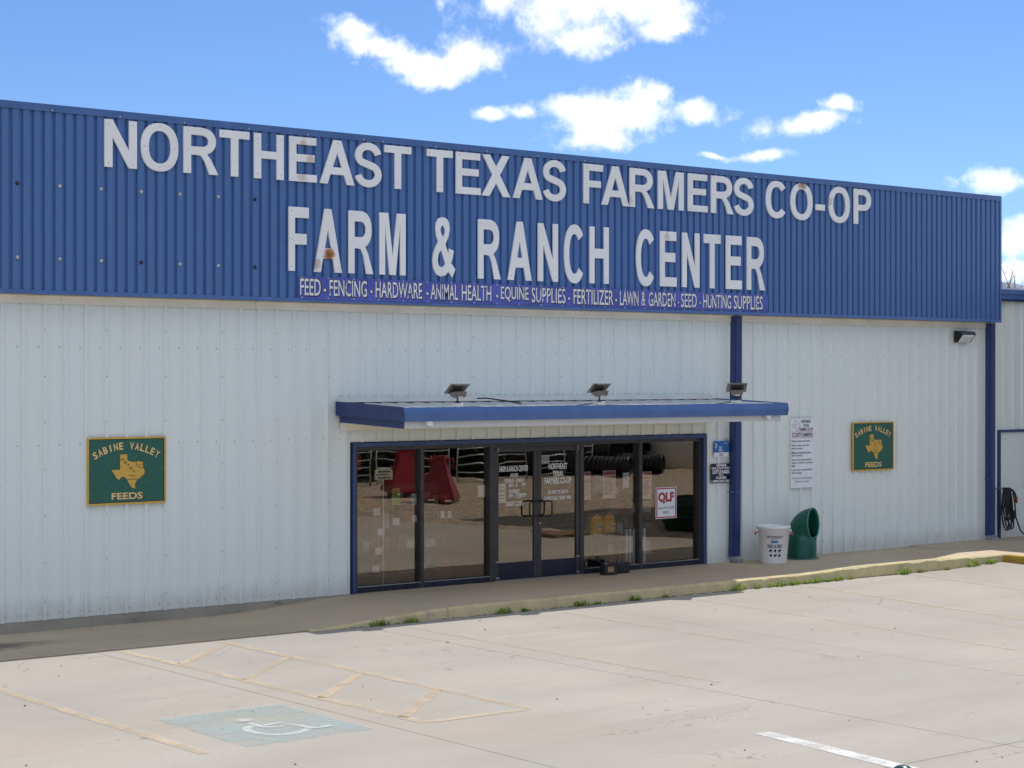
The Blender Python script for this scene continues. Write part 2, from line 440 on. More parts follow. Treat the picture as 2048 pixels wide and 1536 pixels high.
class MB:
    """collects shapes; build() links them as one mesh object"""

    def __init__(self):
        self.v = []; self.f = []; self.smooth = []

    def add(self, vs, fs, smooth=False):
        k = len(self.v); self.v += [tuple(p) for p in vs]
        self.f += [tuple(i + k for i in f) for f in fs]; self.smooth += [smooth] * len(fs)
        return self

    def box(self, x0, x1, y0, y1, z0, z1):
        return self.add([(x0, y0, z0), (x1, y0, z0), (x1, y1, z0), (x0, y1, z0), (x0, y0, z1), (x1, y0, z1), (x1, y1, z1), (x0, y1, z1)],
                        [(0, 3, 2, 1), (4, 5, 6, 7), (0, 1, 5, 4), (1, 2, 6, 5), (2, 3, 7, 6), (3, 0, 4, 7)])

    def bbox(self, x0, x1, y0, y1, z0, z1, c=.01):
        """box with chamfered vertical and front edges (octagon section in plan, chamfered top)"""
        p = [(x0 + c, y0), (x1 - c, y0), (x1, y0 + c), (x1, y1 - c), (x1 - c, y1), (x0 + c, y1), (x0, y1 - c), (x0, y0 + c)]
        q = [(x0 + 2 * c, y0 + c), (x1 - 2 * c, y0 + c), (x1 - c, y0 + 2 * c), (x1 - c, y1 - 2 * c), (x1 - 2 * c, y1 - c), (x0 + 2 * c, y1 - c), (x0 + c, y1 - 2 * c), (x0 + c, y0 + 2 * c)]
        vs = [(a, b, z0) for a, b in p] + [(a, b, z1 - c) for a, b in p] + [(a, b, z1) for a, b in q]
        fs = [tuple(range(7, -1, -1)), tuple(range(16, 24))]
        for r in (0, 8):
            for i in range(8):
                j = (i + 1) % 8; fs.append((r + i, r + j, r + 8 + j, r + 8 + i))
        return self.add(vs, fs)

    def prism(self, poly, axis, a, b):
        """extrude a closed polygon; axis 'x' (poly = y,z), 'y' (poly = x,z) or 'z' (poly = x,y)"""
        def mk(p, s):
            return {'x': (s, p[0], p[1]), 'y': (p[0], s, p[1]), 'z': (p[0], p[1], s)}[axis]
        n = len(poly)
        vs = [mk(p, a) for p in poly] + [mk(p, b) for p in poly]
        fs = [tuple(range(n - 1, -1, -1)), tuple(range(n, 2 * n))] + [(i, (i + 1) % n, n + (i + 1) % n, n + i) for i in range(n)]
        return self.add(vs, fs)

    def tube(self, pts, r, n=8, cap=True):
        pts = [Vector(p) for p in pts]; rs = r if isinstance(r, (list, tuple)) else [r] * len(pts)
        vs = []; prev = None
        for i, p in enumerate(pts):
            t = (pts[min(i + 1, len(pts) - 1)] - pts[max(i - 1, 0)]).normalized()
            if prev is None:
                u = t.cross(Vector((0, 0, 1)))
                if u.length < .1:
                    u = t.cross(Vector((1, 0, 0)))
            else:
                u = prev - t * prev.dot(t)
            u.normalize(); prev = u; w = t.cross(u)
            for k in range(n):
                a = 2 * math.pi * k / n; vs.append(p + (u * math.cos(a) + w * math.sin(a)) * rs[i])
        fs = [(i * n + k, i * n + (k + 1) % n, (i + 1) * n + (k + 1) % n, (i + 1) * n + k) for i in range(len(pts) - 1) for k in range(n)]
        if cap:
            fs += [tuple(range(n - 1, -1, -1)), tuple(range((len(pts) - 1) * n, len(pts) * n))]
        return self.add(vs, fs, True)

    def lathe(self, prof, c, n=28, cap=True):
        vs = [(c[0] + r * math.cos(2 * math.pi * k / n), c[1] + r * math.sin(2 * math.pi * k / n), c[2] + z) for r, z in prof for k in range(n)]
        fs = [(i * n + k, i * n + (k + 1) % n, (i + 1) * n + (k + 1) % n, (i + 1) * n + k) for i in range(len(prof) - 1) for k in range(n)]
        if cap:
            fs += [tuple(range(n - 1, -1, -1))]
            if prof[-1][0] > .001:
                fs += [tuple(range((len(prof) - 1) * n, len(prof) * n))]
        return self.add(vs, fs, True)

    def xf(self, M):
        self.v = [tuple(M @ Vector(p)) for p in self.v]
        return self

    def build(self, name, mat, parent=None, origin=None):
        o0 = Vector(origin) if origin is not None else (Vector(parent['_o']) if parent is not None else Vector((0, 0, 0)))
        me = bpy.data.meshes.new(name)
        me.from_pydata([tuple(Vector(p) - o0) for p in self.v], [], self.f)
        me.polygons.foreach_set('use_smooth', self.smooth)
        me.materials.append(MATS[mat]); me.update()
        o = bpy.data.objects.new(name, me); COL.objects.link(o)
        o['_o'] = tuple(o0)
        if parent is not None:
            o.parent = parent
        else:
            o.location = o0
        return o


def thing(name, label, cat, loc, group=None):
    e = bpy.data.objects.new(name, None); COL.objects.link(e)
    e.empty_display_size = .2; e.location = loc; e['_o'] = tuple(loc)
    return tag(e, label, cat, group)


def tag(o, label, cat, group=None):
    o['label'] = label; o['category'] = cat
    if group:
        o['group'] = group
    return o


def struct(o):
    o['kind'] = 'structure'
    return o


def smooth_angle(o, deg=40):
    pass


# text: Blender's built-in font, turned to mesh and fitted into a rectangle of the x-z plane
TXT = {}


def text_mesh(s, off):
    k = (s, off)
    if k not in TXT:
        cu = bpy.data.curves.new('lettering_outline', 'FONT'); cu.body = s; cu.offset = off; cu.resolution_u = 3
        ob = bpy.data.objects.new('lettering_outline', cu)
        me = bpy.data.meshes.new_from_object(ob)
        vs = [tuple(v.co) for v in me.vertices]; fs = [tuple(p.vertices) for p in me.polygons]
        bpy.data.objects.remove(ob); bpy.data.meshes.remove(me); bpy.data.curves.remove(cu)
        TXT[k] = (vs, fs)
    return TXT[k]


def text(mb, s, x0, x1, z0, z1, y, off=.012, ref=None):
    vs, fs = text_mesh(s, off)
    rv = text_mesh(s, ref)[0] if ref is not None else vs
    ax = min(v[0] for v in rv); bx = max(v[0] for v in rv); ay = min(v[1] for v in rv); by = max(v[1] for v in rv)
    sx = (x1 - x0) / (bx - ax); sz = (z1 - z0) / (by - ay)
    mb.add([(x0 + (v[0] - ax) * sx, y, z0 + (v[1] - ay) * sz) for v in vs], fs)
    return mb


def quad(mb, x0, x1, z0, z1, y):
    return mb.add([(x0, y, z0), (x1, y, z0), (x1, y, z1), (x0, y, z1)], [(0, 1, 2, 3)])


def filled(mb, loops, M, depth=0., bev=0.):
    """2D outlines (with holes) filled by a curve; M maps curve space to the world"""
    cu = bpy.data.curves.new('outline', 'CURVE'); cu.dimensions = '2D'; cu.fill_mode = 'BOTH'
    cu.extrude = depth; cu.bevel_depth = bev; cu.bevel_resolution = 1; cu.offset = -bev
    for lp in loops:
        sp = cu.splines.new('POLY'); sp.points.add(len(lp) - 1); sp.use_cyclic_u = True
        for p, q in zip(sp.points, lp):
            p.co = (q[0], q[1], 0, 1)
    ob = bpy.data.objects.new('outline', cu)
    me = bpy.data.meshes.new_from_object(ob)
    mb.add([tuple(M @ v.co) for v in me.vertices], [tuple(p.vertices) for p in me.polygons])
    bpy.data.objects.remove(ob); bpy.data.meshes.remove(me); bpy.data.curves.remove(cu)
    return mb


XZ = Matrix(((1, 0, 0, 0), (0, 0, -1, 0), (0, 1, 0, 0), (0, 0, 0, 1)))       # curve x,y -> world x,z facing -y


def at_xz(x, y, z):
    return Matrix.Translation((x, y, z)) @ XZ


# ------------------------------------------------------------------ ground, lot and walk


def clamp(v, a, b):
    return max(a, min(b, v))


def sstep(v, a, b):
    k = clamp((v - a) / (b - a), 0, 1)
    return k * k * (3 - 2 * k)


def lot_z(x, y):
    s = clamp((x + 3.0) * .0045, 0, .033)
    return -.152 - s * clamp(-2.4 - y, 0, 7) + .045 * sstep(x, 8.0, 9.8)


def sheet(name, x0, x1, y0, y1, nx, ny, fz, mat, parent=None, drop=0.):
    mb = MB()
    for j in range(ny + 1):
        for i in range(nx + 1):
            x = x0 + (x1 - x0) * i / nx; y = y0 + (y1 - y0) * j / ny
            mb.v.append((x, y, fz(x, y)))
    for j in range(ny):
        for i in range(nx):
            a = j * (nx + 1) + i; mb.f.append((a, a + 1, a + nx + 2, a + nx + 1)); mb.smooth.append(True)
    if drop:
        rim = [i for i in range(nx + 1)] + [j * (nx + 1) + nx for j in range(1, ny + 1)] + [ny * (nx + 1) + i for i in range(nx - 1, -1, -1)] + [j * (nx + 1) for j in range(ny - 1, 0, -1)]
        k = len(mb.v); n = len(rim)
        for i in rim:
            mb.v.append(mb.v[i])
        for i in rim:
            p = mb.v[i]; mb.v.append((p[0], p[1], p[2] - drop))
        for i in range(n):
            j = (i + 1) % n; mb.f.append((k + i, k + n + i, k + n + j, k + j)); mb.smooth.append(False)
    return mb.build(name, mat, parent)


struct(sheet('ground', -2500, 2500, -2500, 2500, 8, 8, lambda x, y: -.60, 'grass_ground'))
struct(sheet('gravel_yard', -70, 80, -75, -.05, 30, 20, lambda x, y: -.46 + .14 * sstep(x, 7, 12), 'gravel'))

lot = struct(sheet('parking_lot', -26.05, 8.3, -17.7, -2.28, 30, 16, lambda x, y: lot_z(x, y) - .05, 'joint_fill'))
JX = [-26, -20.5, -16.5, -12.55, -8.5, -4.52, -.55, 3.4, 7.35, 9.7]
JY = [-17.8, -13.07, -2.30]
for i in range(len(JX) - 1):
    for j in range(len(JY) - 1):
        g = .005
        y1 = JY[j + 1]
        sl_ = sheet('concrete_slab', JX[i] + g, JX[i + 1] - g, JY[j] + g, y1 - g, 10, 14, lot_z, 'lot_concrete', lot, .30 if i == len(JX) - 2 or j == 0 else .045)
        if i == len(JX) - 2:                  # the yard side runs off at a slant
            for v_ in sl_.data.vertices:
                q = (v_.co.x - JX[i]) / (JX[i + 1] - JX[i]); v_.co.x += q * clamp((v_.co.y + 4.5) * .085, -1.1, 0)


def ground_strip(name, pts, mat, parent, lift=.004, n=24):
    """flat painted quad (4 plan corners) following the slab"""
    a, b, c, d = [Vector(p) for p in pts]
    mb = MB()
    for j in range(3):
        for i in range(n + 1):
            p = a.lerp(b, i / n).lerp(d.lerp(c, i / n), j / 2)
            mb.v.append((p.x, p.y, lot_z(p.x, p.y) + lift))
    for j in range(2):
        for i in range(n):
            q = j * (n + 1) + i; mb.f.append((q, q + 1, q + n + 2, q + n + 1)); mb.smooth.append(True)
    return mb.build(name, mat, parent)


def stripe(p, q, w, mat, name='painted_line', lift=.004):
    p, q = Vector(p), Vector(q); t = (q - p).normalized(); s = Vector((-t.y, t.x)) * w / 2
    return ground_strip(name, [p - s, q - s, q + s, p + s], mat, lot, lift)


stripe((-10.62, -2.7), (-10.60, -8.78), .12, 'stripe_paint')
stripe((-8.19, -2.36), (-8.11, -8.78), .12, 'stripe_paint')
stripe((-6.77, -2.42), (-6.80, -8.82), .12, 'stripe_paint')
stripe((-8.06, -8.77), (-6.85, -8.82), .10, 'stripe_paint')
for ya in (-2.65, -4.15, -5.75, -7.25):
    stripe((-8.12, ya - 1.15), (-6.84, ya), .12, 'stripe_paint')
stripe((-4.03, -2.75), (-4.05, -8.83), .12, 'stripe_paint_faint')
stripe((-1.28, -2.8), (-1.28, -8.8), .12, 'stripe_paint_faint')
stripe((1.43, -2.8), (1.43, -8.8), .12, 'stripe_paint_faint')
stripe((4.22, -2.62), (4.22, -8.8), .12, 'stripe_paint')
stripe((7.0, -2.5), (7.0, -8.8), .12, 'stripe_paint_faint')
stripe((-5.88, -11.25), (-6.12, -13.35), .19, 'white_paint_line')
ground_strip('blue_bay_patch', [(-10.15, -8.74), (-8.70, -8.74), (-8.69, -6.95), (-10.13, -6.97)], 'bay_blue_paint', lot, .004)


def wheelchair():
    """worn access symbol: head, back, arm, seat, leg, foot and wheel arc"""
    mb = MB(); lv = [0]

    def seg(pts, w):
        pts = [Vector(p) for p in pts]; L_, R_ = [], []
        for i, p in enumerate(pts):
            t = (pts[min(i + 1, len(pts) - 1)] - pts[max(i - 1, 0)]).normalized(); n = Vector((-t.y, t.x)) * w / 2
            L_.append(p + n); R_.append(p - n)
        k = len(mb.v); m = len(pts); lift = .007 + .0008 * lv[0]; lv[0] += 1
        mb.v += [(q.x, q.y, lot_z(q.x, q.y) + lift) for q in L_ + R_]
        for i in range(m - 1):
            mb.f.append((k + i, k + m + i, k + m + i + 1, k + i + 1)); mb.smooth.append(False)
    seg([(-9.57, -7.88), (-9.66, -7.93), (-9.70, -8.0), (-9.73, -8.10), (-9.72, -8.20), (-9.68, -8.34), (-9.61, -8.42), (-9.51, -8.455), (-9.40, -8.45), (-9.31, -8.41), (-9.21, -8.34)], .085)
    seg([(-9.50, -7.70), (-9.51, -7.88), (-9.49, -8.02), (-9.41, -8.06), (-9.33, -8.07)], .075)
    seg([(-9.46, -7.93), (-9.33, -7.90), (-9.23, -7.90)], .06)
    seg([(-9.29, -8.03), (-9.19, -8.08), (-9.19, -8.22), (-9.17, -8.33), (-9.08, -8.37), (-8.94, -8.33)], .07)
    k = len(mb.v)
    for i in range(16):
        x, y = -9.48 + .10 * math.cos(i * math.pi / 8), -7.56 + .095 * math.sin(i * math.pi / 8); mb.v.append((x, y, lot_z(x, y) + .012))
    mb.f.append(tuple(range(k, k + 16))); mb.smooth.append(False)
    mb.build('wheelchair_symbol', 'symbol_paint', lot)


wheelchair()


def ramp_z(x):
    return -.146 * sstep(-x, 2.7, 5.7)


def top_z(x):          # outer edge of the walk: slightly humped at its far end
    if x < -3.0:
        return max(ramp_z(x), -.145)
    return .045 * sstep(x, 4.2, 6.2) - .025 * sstep(x, 7.6, 9.8)


walk = struct(sheet('sidewalk', -19.9, 9.75, -2.12, .04, 60, 4, lambda x, y: min(0, ramp_z(x)) - .06, 'joint_fill'))


def walk_z(x, y):
    k = clamp(-y / 2.2, 0, 1)
    return ramp_z(x) * (1 - k) + top_z(x) * k if x > -3 else ramp_z(x)


WX = [-20, -15.6, -12.3, -9.2, -6.15, -3.12, .9, 4.9, 9.86]
for i in range(len(WX) - 1):
    right_end = i == len(WX) - 2
    sheet('walk_slab', WX[i] + .004, WX[i + 1] - (0 if right_end else .004), -2.20, .055, 16, 6, walk_z, 'ramp_concrete' if WX[i + 1] < -3 else 'walk_concrete', walk, .05)
# kerb: short segments with their own joints, tapering into the ramp
CX = [-5.35, -3.03, -1.0, 1.35, 3.6, 5.4, 7.6, 9.86]
for i in range(len(CX) - 1):
    mb = MB(); n = 44; rk = random.Random(40 + i); ch = 0.
    for k in range(n + 1):
        x = CX[i] + (CX[i + 1] - CX[i]) * k / n + (.004 if k == 0 else (-.004 if k == n else 0))
        zt = max(top_z(x), -.147); zb = -.26
        ch = ch * .6 + (rk.uniform(.0, .022) if rk.random() < .22 else 0.)
        j = .006 * math.sin(x * 3.1) + .005 * math.sin(x * 7.7) + rk.uniform(-.003, .003)
        mb.v += [(x, -2.197, zt + .003), (x, -2.29 - j + ch, zt + .003), (x, -2.315 - j, zt - .016 - ch * .9), (x, -2.335 - j * .5, zb), (x, -2.197, zb)]
    for k in range(n):
        for e in range(4):
            a = k * 5 + e; mb.f.append((a, a + 1, a + 6, a + 5)); mb.smooth.append(False)
    mb.f += [(0, 4, 3, 2, 1), tuple(n * 5 + e for e in range(5))]; mb.smooth += [False, False]
    mb.build('kerb_segment', 'curb_paint', walk)
mb = MB(); rd = random.Random(77); x = -4.9
while x < 9.7:                                     # dirt and dead leaf litter caught at the kerb foot
    w = rd.uniform(.02, .09); y0 = -2.338 - rd.uniform(0, .012); d_ = rd.uniform(.008, .035)
    if rd.random() < .6:
        z_ = lot_z(x, y0) + .002
        mb.add([(x, y0, z_), (x + w, y0, z_), (x + w * .8, y0 - d_, z_), (x + w * .2, y0 - d_ * .7, z_), (x + w * .5, y0 - d_ * .3, z_ + .012)], [(0, 1, 4), (1, 2, 4), (2, 3, 4), (3, 0, 4)])
    x += w * rd.uniform(.6, 1.6)
o = mb.build('kerb_litter', 'litter', walk); o['kind'] = 'stuff'
# apron under the loading canopy: its yellow kerb runs out towards the yard
apron = struct(sheet('loading_apron', 9.865, 30, -4.6, .05, 16, 12, lambda x, y: .020 - .01 * sstep(-y, 0, 2) - .12 * sstep(-y, 2.6, 4.6), 'walk_concrete', None, .25))
MB().prism([(9.86, -.3), (9.86, .024), (9.835, .024), (9.79, .012), (9.77, -.02), (9.755, -.3)], 'y', -2.34, -3.45).build('yellow_kerb_segment', 'curb_yellow', apron)
MB().prism([(9.86, -.3), (9.86, -.05), (9.835, -.05), (9.79, -.062), (9.77, -.09), (9.755, -.3)], 'y', -3.46, -4.6).build('kerb_segment', 'walk_concrete', apron)

# scattered grit on the lot
mb = MB()
for k in range(150):
    x = random.uniform(-15, 8); y = random.uniform(-14, -2.6); s = random.choice([.006, .007, .008, .010, .010, .013, .017]); z = lot_z(x, y)
    a = random.uniform(0, 3)
    vs = [(x + s * math.cos(a + i * 1.57) * random.uniform(.7, 1.3), y + s * math.sin(a + i * 1.57), z + .002) for i in range(4)] + [(x, y, z + s * .9)]
    mb.add(vs, [(0, 1, 4), (1, 2, 4), (2, 3, 4), (3, 0, 4)])
g = mb.build('grit', 'pebble'); g['kind'] = 'stuff'; tag(g, 'dark grit scattered over the pale concrete lot', 'grit')

# ------------------------------------------------------------------ main store building
store = thing('store_building', 'long white ribbed metal store with blue signboard parapet and glass entrance', 'building', (0, 0, 0))
RIB, PIT = -8.138, .3048
XL, XR = -18.0, 12.44
TOPZ, FZ0 = 6.965, 4.415
FY = -.25


def wall_profile(xa, xb, dep=.043):
    pts = {round(xa, 4), round(xb, 4)}
    k0 = int(math.floor((xa - RIB) / PIT)) - 1
    for k in range(k0, k0 + int((xb - xa) / PIT) + 4):
        c = RIB + k * PIT
        for t in (-.028, -.020, .020, .028, .0846, .0946, .1086, .1186, .1862, .1962, .2102, .2202):
            if xa < c + t < xb:
                pts.add(round(c + t, 4))

    def h(x):
        t = (x - RIB) % PIT
        if t > PIT / 2:
            t -= PIT
        a = abs(t)
        if a <= .0201:
            return dep
        if a < .0279:
            return dep * (.028 - a) / .008
        t2 = abs(a - .1016)
        if t2 <= .0071:
            return .0025
        if t2 < .0169:
            return .0025 * (.017 - t2) / .01
        return 0
    return [(x, -h(x)) for x in sorted(pts)]


def fascia_profile(xa, xb):
    pts = {round(xa, 4), round(xb, 4)}; F0, FP = -8.738, .1532
    k0 = int(math.floor((xa - F0) / FP)) - 1
    for k in range(k0, k0 + int((xb - xa) / FP) + 4):
        for t in (-.030, -.018, .018, .030):
            if xa < F0 + k * FP + t < xb:
                pts.add(round(F0 + k * FP + t, 4))

    def h(x):
        t = abs((x - F0 + FP / 2) % FP - FP / 2)
        return .0 if t <= .0181 else (.034 * (t - .018) / .012 if t < .030 else .034)
    return [(x, -h(x)) for x in sorted(pts)]


def ribbed(name, prof, y, z0, z1, mat, parent):
    n = len(prof); mb = MB()
    mb.add([(x, y + h, z0) for x, h in prof] + [(x, y + h, z1) for x, h in prof], [(i, i + 1, n + i + 1, n + i) for i in range(n - 1)])
    return mb.build(name, mat, parent)


# wall core with the storefront opening; ribbed sheets hang in front of it
SX0, SX1, SZ1 = -3.127, 4.345, 2.297
core = MB()
core.box(XL, SX0 - .01, .04, .25, -.02, 5.2); core.box(SX1 + .01, XR, .04, .25, -.02, 5.2); core.box(SX0 - .009, SX1 + .009, .04, .25, SZ1 + .01, 5.2)
core.box(XL, XL + .2, .26, 20, -.02, 5.2); core.box(XR - .2, XR, .26, 20, -.02, 5.2); core.box(XL, XR, 20.01, 20.2, -.02, 5.2)
wall = core.build('wall', 'wall_core', store)
laps = [RIB + .9144 * k for k in range(-11, 23)]
edges = [XL] + [x for x in laps if XL + .1 < x < XR - .1] + [XR - .02]
for a, b in zip(edges[:-1], edges[1:]):
    spans = []
    if b <= SX0 - .03 or a >= SX1 + .03:
        spans = [(a, b, .0)]
    else:
        if a < SX0 - .03:
            spans.append((a, SX0 - .032, .0))
        if b > SX1 + .03:
            spans.append((SX1 + .032, b, .0))
        spans.append((max(a, SX0 - .0315), min(b, SX1 + .0315), SZ1 + .012))
    for (p, q, z0) in spans:
        ribbed('siding_sheet', wall_profile(p, q), -.003 * (len(spans) > 1), z0, 4.62, 'white_siding', wall)
# screws: rows across the girts and columns up the laps
mb = MB()


def screw(mb, x, y, z, r=.0075):
    mb.add([(x - r, y, z - r), (x + r, y, z - r), (x + r, y, z + r), (x - r, y, z + r), (x, y - r * .9, z)], [(0, 1, 4), (1, 2, 4), (2, 3, 4), (3, 0, 4)])


k = -12
while RIB + k * PIT < XR - .2:
    x = RIB + k * PIT
    inside = SX0 - .1 < x < SX1 + .1
    for z in (.085, 2.37, 3.71):
        if inside and z < 2.6:
            continue
        screw(mb, x - .075, -.002, z)
    if not inside:
        screw(mb, x + .06, -.002, .075)
    if -3.4 < x < 4.5:
        for dx in (-.07, .07):
            screw(mb, x + dx, -.002, 3.02)
    if k % 3 == 0:
        for z in (.25, .78, 1.41, 2.05, 2.68, 3.31, 3.945):
            if not (inside and z < 2.4):
                screw(mb, x, -.044, z)
    k += 1
s = mb.build('siding_screws', 'screw', wall); s['kind'] = 'stuff'
# concrete footing showing below the sheets on the left
MB().box(XL, -3.16, -.012, .04, -.40, -.004).build('footing', 'foundation_concrete', store)
# head trim below the signboard, in lengths
tx = [XL, -12.2, -7.9, -4.85, -1.75, 1.3, 4.35, 7.4, 10.4, XR - .12]
for a, b in zip(tx[:-1], tx[1:]):
    MB().box(a + .002, b - .002, -.055, -.0445, 4.295, 4.413).box(a + .002, b - .002, -.115, -.0555, 4.399, 4.4125).build('head_trim', 'beige_trim', store)

# blue signboard parapet
fas = MB()
fas.box(XL, XR - .012, FY + .012, FY + .10, FZ0 + .02, TOPZ - .02); fas.box(XL, XR - .012, FY + .101, .30, FZ0 + .02, FZ0 + .06)
fascia = fas.build('signboard', 'blue_trim', store)
fe = [XL] + [-16.4 + .9192 * k for k in range(0, 40) if -16.4 + .9192 * k < XR - .2] + [XR - .012]
for a, b in zip(fe[:-1], fe[1:]):
    ribbed('signboard_sheet', fascia_profile(a, b), FY + .004, FZ0 + .045, TOPZ - .02, 'blue_siding', fascia)
ct = [XL, -14.6, -11.5, -8.45, -5.4, -3.05, 0.0, 3.05, 6.1, 9.15, XR]
for i, (a, b) in enumerate(zip(ct[:-1], ct[1:])):
    MB().prism([(FY - .048, TOPZ - .095), (FY - .041, TOPZ - .083), (FY - .041, TOPZ + .002), (FY + .22, TOPZ + .014), (FY + .22, TOPZ - .06), (FY + .212, TOPZ - .06), (FY + .212, TOPZ + .004), (FY - .034, TOPZ - .007), (FY - .034, TOPZ - .095)], 'x', a + .001, b - .001).build('cap_trim', 'blue_trim', fascia)
    MB().prism([(FY - .050, FZ0), (FY - .036, FZ0 + .055), (FY - .030, FZ0 + .055), (FY - .030, FZ0 + .006), (FY + .10, FZ0 + .006), (FY + .10, FZ0)], 'x', a + .001, b - .001).build('base_trim', 'blue_trim', fascia)
MB().box(XR - .010, XR + .002, FY - .04, .30, FZ0 - .002, TOPZ).box(XR - .06, XR - .011, FY - .04, FY - .036, FZ0 + .056, TOPZ - .096).build('corner_trim', 'blue_trim', fascia)
mb = MB()
for a in ct:
    for k in range(3):
        screw(mb, a + .3 + k * 1.0, FY - .048, TOPZ - .078, .010)
s = mb.build('cap_screws', 'bolt_head', fascia); s['kind'] = 'stuff'
for i, bx in enumerate((-8.642, -8.035, -7.428, -6.82, -6.217, -5.602, -4.996)):
    for zz in (5.876, 4.892):
        dark = (i in (0, 6) and zz > 5) or (i in (6,)) or (i == 3 and zz < 5)
        m2 = MB(); m2.lathe([(.026, 0), (.026, .012), (.014, .02), (.010, .034), (.0, .036)], (0, 0, 0), 10)
        m2.xf(Matrix.Translation((bx, FY - .03, zz)) @ Matrix.Rotation(R(90), 4, 'X'))
        m2.build('old_bolt', 'bolt_dark' if dark else 'bolt_head', fascia)

# roof behind the parapet
MB().prism([(-.12, 4.70), (.3, 4.70), (10, 5.35), (20.2, 4.9), (20.2, 5.1), (10, 5.55), (-.12, 4.9)], 'x', XL, XR - .05).build('roof', 'roof_metal', store)


# downspouts
def downspout(x0, x1, ztop, lean):
    d = MB()
    w = x1 - x0
    pr = [(0, 0), (w * .18, -.0), (w * .18, -.012), (w * .5, -.012), (w * .5, 0), (w, 0), (w, .105), (0, .105)]
    n = len(pr)
    for z, dx in ((ztop, 0), (.6, -lean * .8), (.10, -lean)):
        d.v += [(x0 + p[0] + dx, -.145 + p[1], z) for p in pr]
    for lv in range(2):
        for i in range(n):
            a = lv * n + i; b = lv * n + (i + 1) % n; d.f.append((b, a, a + n, b + n)); d.smooth.append(False)
    d.f += [tuple(range(n)), tuple(range(3 * n - 1, 2 * n - 1, -1))]; d.smooth += [False, False]
    o = d.build('downspout', 'dark_blue_trim', store)
    x0 -= lean; x1 -= lean
    MB().prism([(-.145, .11), (-.04, .11), (-.04, .05), (-.20, .005), (-.235, .005), (-.235, .07)], 'x', x0 + .012, x1 - .004).build('outlet', 'galvanized', o)
    MB().box(x0 - .015, x1 + .015, -.150, -.034, 1.245, 1.262).build('strap', 'blue_trim', o)


downspout(4.96, 5.15, 4.395, .055)
downspout(12.24, 12.43, 4.395, .01)

# ------------------------------------------------------------------ storefront
GY = .085                                    # glass plane
fr = MB()
fy0, fy1 = .002, .115
ml = [(-3.075, -3.02), (-1.83, -1.765), (-.455, -.352), (1.46, 1.545), (2.80, 2.87), (4.235, 4.29)]
for a, b in ml:
    fr.box(a, b, fy0, fy1, .0, 2.235)
for (a, b) in ((-3.02, -1.83), (-1.765, -.455), (1.545, 2.80), (2.87, 4.235)):
    fr.box(a, b, fy0 + .004, fy1 - .002, 2.175, 2.235)
fr.box(-.352, 1.46, fy0 + .004, fy1 - .002, 2.165, 2.235)
store_frame = fr.build('storefront_frame', 'bronze_frame', store)
for (a, b) in ((-3.02, -1.83), (-1.765, -.455), (1.545, 2.80), (2.87, 4.235)):
    MB().box(a + .001, b - .001, fy0 + .003, fy1 - .004, .0, .085).build('sill_rail', 'navy_rail', store_frame)
    MB().box(a + .001, b - .001, fy0 + .001, fy0 + .03, .0855, .098).build('sill_lip', 'steel', store_frame)
    quad(MB(), a + .001, b - .001, .088, 2.174, GY).build('pane', 'tinted_glass', store_frame)
tr = MB()
tr.box(SX0, -3.076, -.045, .05, .0, SZ1).box(4.291, SX1, -.045, .05, .0, SZ1).box(-3.0755, 4.2905, -.048, .05, 2.236, SZ1)
tr.build('opening_trim', 'opening_blue', store_frame)
MB().box(-.36, 1.47, -.02, .12, .0, .012).build('threshold', 'steel', store_frame)


def door(x0, x1, hinge_left):
    d = MB(); y0, y1 = .012, .058
    d.box(x0, x0 + .075, y0, y1, .016, 2.16).box(x1 - .075, x1, y0, y1, .016, 2.16).box(x0 + .075, x1 - .075, y0 + .002, y1 - .002, 2.085, 2.16)
    o = d.build('door', 'bronze_frame', store)
    MB().box(x0 + .0755, x1 - .0755, y0 + .001, y1 - .001, .016, .285).build('kick_rail', 'navy_rail', o)
    quad(MB(), x0 + .076, x1 - .076, .286, 2.084, .033).build('pane', 'tinted_glass', o)
    hx = x1 - .035 if hinge_left else x0 + .035; s = -1 if hinge_left else 1
    MB().tube([(hx, y0, 1.02), (hx, -.045, 1.02), (hx + s * .03, -.07, 1.02), (hx + s * .17, -.07, 1.02), (hx + s * .2, -.07, 1.05), (hx + s * .2, -.07, 1.235), (hx + s * .17, -.07, 1.265), (hx + s * .03, -.07, 1.265), (hx, -.045, 1.265), (hx, y0, 1.265)], .0145, 8).build('pull_handle', 'black_metal', o)
    px = x0 - .0 if hinge_left else x1 - .09
    for zz in (.04, .30):
        MB().box(px + .012, px + .08, -.004, y0 - .001, zz, zz + .022).build('hinge_plate', 'steel', o)
    MB().box(px + .02, px + .07, -.012, y0 - .001, 2.09, 2.165).build('top_pivot', 'lamp_grey', o)
    return o


dl = door(-.345, .545, True)
dr = door(.552, 1.452, False)
m2 = MB().lathe([(.019, 0), (.019, .012), (.009, .014)], (0, 0, 0), 12).xf(Matrix.Translation((.592, .011, .90)) @ Matrix.Rotation(R(90), 4, 'X')); m2.build('lock', 'steel', dr)
LY = .0315
for s_, a, b, z0, z1 in (('FARM & RANCH CENTER', -.235, .36, 1.765, 1.86), ('HOURS', -.01, .15, 1.675, 1.735), ('MONDAY - FRIDAY', -.14, .275, 1.585, 1.65), ('AM - 5 ', -.045, .135, 1.51, 1.575), ('PM', .235, .305, 1.51, 1.575),
                         ('SATURDAY', -.045, .185, 1.41, 1.475), ('AM - 12:00 PM', -.05, .315, 1.335, 1.405), ('SUNDAY CLOSED', -.11, .25, 1.205, 1.28)):
    text(MB(), s_, a, b, z0, z1, LY, .012).build('vinyl_line', 'vinyl_white', dl)
